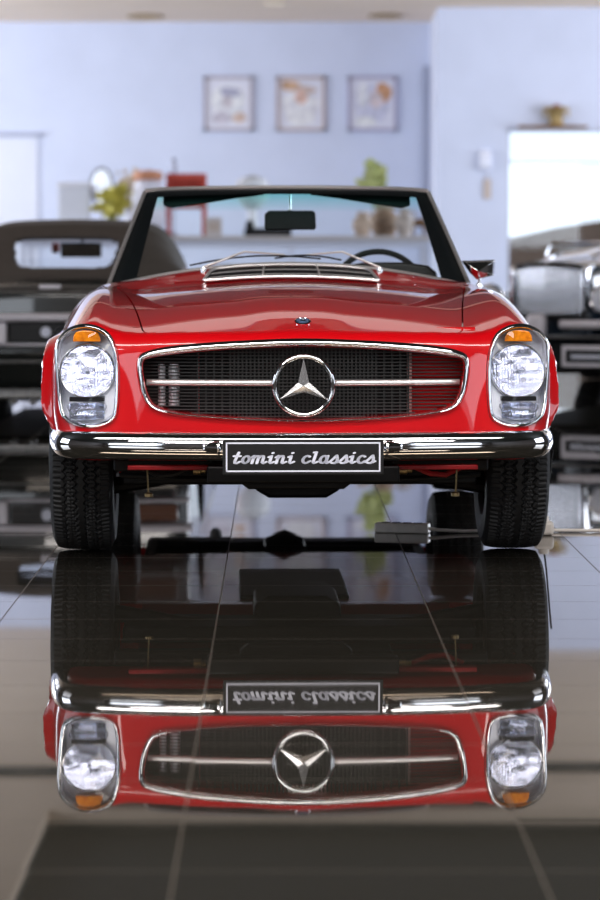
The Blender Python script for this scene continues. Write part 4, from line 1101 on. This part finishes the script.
def leafy(t, n, h0, h1, spread, leafsize, col, stemcol, name='leaves', seed=1):
    rnd = random.Random(seed); lm = MB(); sm = MB()
    for i in range(n):
        a = rnd.uniform(0, 2 * PI); r = spread * rnd.uniform(.2, 1); h = rnd.uniform(h0, h1)
        p0 = Vector((0, 0, h0 * .6)); p2 = Vector((r * math.cos(a), r * math.sin(a) * .6, h)); p1 = (p0 + p2) / 2 + Vector((0, 0, .05))
        sm.tube([p0, p1, p2], .005, 5)
        for k in range(4):
            q = p1.lerp(p2, k / 3); d = Vector((rnd.uniform(-1, 1), rnd.uniform(-1, 1), rnd.uniform(-.2, 1))).normalized(); s_ = leafsize * rnd.uniform(.6, 1.2)
            sd = d.cross(Vector((0.3, 1, .2))).normalized() * s_ * .35
            lm.add([q, q + d * s_ * .5 + sd, q + d * s_, q + d * s_ * .5 - sd], [(0, 1, 2, 3)])
    sm.build('stems', noisy(mat('stem_green', stemcol, .6), 20, .2), t); lm.build(name, noisy(mat('leaf', col, .55), 8, .35), t, smooth=False)
t = put('potted_plant', 'yellow-green leafy plant in a white pot beside the oval mirror', 'plant', 112, -.20)
MB().lathe([(0, 0), (.07, 0), (.10, .16), (.105, .17), (.09, .17), (0, .14)], (0, 0, 0), 'Z', 24).build('pot', M['counter'], t)
leafy(t, 34, .22, .52, .17, .13, (.62, .56, .10), (.35, .36, .10), seed=3)
t = put('vase_of_twigs', 'tall thin tan twigs in a glass vase beside the yellow-green plant', 'vase', 128, .34)
MB().lathe([(0, 0), (.06, 0), (.05, .12), (.07, .25), (.06, .25), (0, .03)], (0, 0, 0), 'Z', 20).build('vase', M['housing'], t)
leafy(t, 18, .35, .72, .14, .09, (.62, .50, .36), (.5, .42, .3), seed=5)
t = put('table_lamp', 'white jar-shaped lamp with an orange-brown cap on the console table', 'lamp', 148, -.1)
MB().lathe([(0, 0), (.12, 0), (.17, .12), (.19, .35), (.15, .58), (.10, .62), (0, .62)], (0, 0, 0), 'Z', 28).build('jar', mat('white_glaze', (.78, .78, .90), .3), t)
MB().lathe([(0, .61), (.15, .61), (.165, .64), (.15, .70), (0, .72)], (0, 0, 0), 'Z', 28).build('cap', noisy(mat('orange_cap', (.62, .28, .16), .5), 10, .2), t)
t = put('display_stand', 'red open-fronted display stand with white jars on the console table', 'stand', 186)
rm_ = mat('red_board', (.55, .07, .045), .5)
mbx = MB(); mbx.box(-.22, .22, -.08, .08, .60, .68); mbx.box(-.22, -.17, -.08, .08, .0, .60); mbx.box(.17, .22, -.08, .08, .0, .60); mbx.box(-.17, .17, .04, .08, .48, .60); mbx.box(-.17, .17, -.08, .08, .30, .34)
mbx.build('frame', rm_, t, bevel=.006)
for k in (-1, 0, 1): MB().lathe([(0, .34), (.05, .34), (.055, .38), (.045, .46), (0, .48)], (k * .11, 0, 0), 'Z', 16).build('jar', M['housing'], t)
t = put('antenna_statuette', 'thin grey figurine on a rod between the lamp and red stand', 'figurine', 172, .34)
MB().lathe([(0, 0), (.05, 0), (.04, .03), (.012, .05), (.012, .66), (.03, .70), (.035, .78), (.02, .85), (0, .87)], (0, 0, 0), 'Z', 14).build('rod', mat('grey_metal', (.42, .44, .55), .4, .3), t); MB().box(-.05, .05, -.012, .012, .74, .76).build('arms', M['steel'], t)
t = put('white_globe', 'white round globe ornament right of the red display stand', 'ornament', 252, .08)
MB().lathe([(0, 0), (.09, 0), (.06, .10), (.05, .28), (.12, .34), (.19, .44), (.20, .54), (.14, .63), (0, .67)], (0, 0, 0), 'Z', 28).build('globe', mat('white_glass', (.86, .9, .97), .25), t); MB().lathe([(0, 0), (.11, 0), (.10, .02), (0, .03)], (0, 0, 0), 'Z', 24).build('base', mat('teal_base', (.25, .55, .52), .4), t)
t = put('photo_box', 'small pale beige box standing on the console table left of the mirror', 'box', 214, -.28)
MB().box(-.09, .09, -.05, .05, 0, .20).build('box_body', mat('beige_card', (.62, .56, .56), .6), t, bevel=.006); MB().box(-.06, .06, -.056, -.05, .05, .15).build('printed_panel', mat('tan_print', (.55, .45, .40), .6), t)
t = put('soundbar', 'long low black loudspeaker with a knob, on the console table behind the mirror', 'loudspeaker', 268, -.15)
MB().box(-.26, .26, -.06, .06, 0, .085).build('case', M['black'], t, bevel=.02); MB().lathe([(0, 0), (.035, 0), (.05, .05), (.035, .11), (0, .13)], (-.20, 0, .05), 'Z', 18).build('knob', M['black'], t)
t = put('fern', 'bright yellow-green fern rising behind the brown ornaments', 'plant', 378, .36)
MB().lathe([(0, 0), (.08, 0), (.10, .30), (0, .30)], (0, 0, 0), 'Z', 20).build('pot', M['counter'], t)
leafy(t, 30, .40, .80, .17, .14, (.55, .60, .26), (.30, .36, .14), 'fronds', 8)
for (px, r, h, lab, col, dy) in ((362, .11, .26, 'tan jug standing left of the round brown pots on the console table', (.50, .38, .30), -.26), (385, .17, .34, 'large round brown pot in the middle of the ornaments', (.36, .26, .19), .04), (404, .10, .30, 'slim grey-brown vase right of the large round pot', (.42, .36, .33), -.26)):
    t = put('clay_pot', lab, 'pot', px, dy)
    cm_ = noisy(mat('clay', col, .6), 14, .35)
    MB().lathe([(0, 0), (r * .6, 0), (r, h * .35), (r * .95, h * .6), (r * .5, h * .85), (r * .55, h), (r * .45, h), (0, h * .8)], (0, 0, 0), 'Z', 28).build('pot_body', cm_, t)
    MB().tube([(r * .5, 0, h * .9), (r * 1.1, 0, h * .85), (r * .95, 0, h * .55)], .014, 8).build('handle', cm_, t)
t = put('carved_animal', 'small dark brown carved animal at the right end of the ornaments', 'ornament', 420, -.1)
MB().tube([(-.10, 0, .13), (0, 0, .15), (.08, 0, .12), (.12, 0, .08)], [.03, .05, .045, .02], 10).build('animal_body', M['wood'], t)
for x in (-.07, .05):
    for y in (-.03, .03): MB().tube([(x, y, .13), (x, y, 0)], .012, 6).build('leg', M['wood'], t)
# small tan stool in front of the console table
t = thing('stool', 'small tan stool in front of the console table, seen through the windscreen', 'stool', (cx(228) * .93, CY - 1.6, 0), 0)
MB().lathe([(0, .80), (.24, .80), (.26, .84), (.24, .90), (0, .92)], (0, 0, 0), 'Z', 28).build('seat', mat('tan_leather', (.42, .33, .25), .5), t)
for k in range(4):
    a = PI / 4 + k * PI / 2; MB().tube([(.15 * math.cos(a), .15 * math.sin(a), .8), (.22 * math.cos(a), .22 * math.sin(a), 0)], .016, 8).build('leg', M['steel'], t)

# ------------------------------------------------------------------ power strip and cables on the floor
M['ivory'] = noisy(mat('ivory_plastic', (.82, .76, .70), .35), 30, .08)
ps = thing('power_strip', 'ivory power strip lying on the floor beside the front wheel', 'power strip', (.375, 1.40, 0), -math.radians(14))
MB().box(-.10, .10, -.027, .027, .0, .036).build('strip_body', M['ivory'], ps, bevel=.006)
for k in range(4): MB().lathe([(0, .036), (.017, .036), (.017, .0375), (0, .0375)], (-.062 + k * .040, 0, 0), 'Z', 20).build('socket', M['black'], ps)
MB().tube([(.09, 0, .018), (.13, -.005, .014), (.22, .03, .008), (.40, .12, .008), (.62, .16, .008), (.80, .20, .008), (1.4, .34, .008), (2.4, .62, .008), (3.4, .95, .008)], .006, 8).build('mains_cable', M['ivory'], ps)
ch = thing('battery_charger', 'small ivory charger plug on the floor outside the right front wheel', 'charger', (.885, 1.32, 0), 0)
MB().box(-.035, .035, -.03, .03, 0, .05).build('case', M['ivory'], ch, bevel=.012)
MB().lathe([(0, 0), (.02, 0), (.018, .02), (0, .022)], (.0, 0, .048), 'Z', 14).build('button', M['ivory'], ch)
MB().tube([(0, 0, .05), (.006, -.04, .12), (.012, -.12, .26), (.015, -.16, .32)], .0035, 8).build('lead', M['black'], ch)
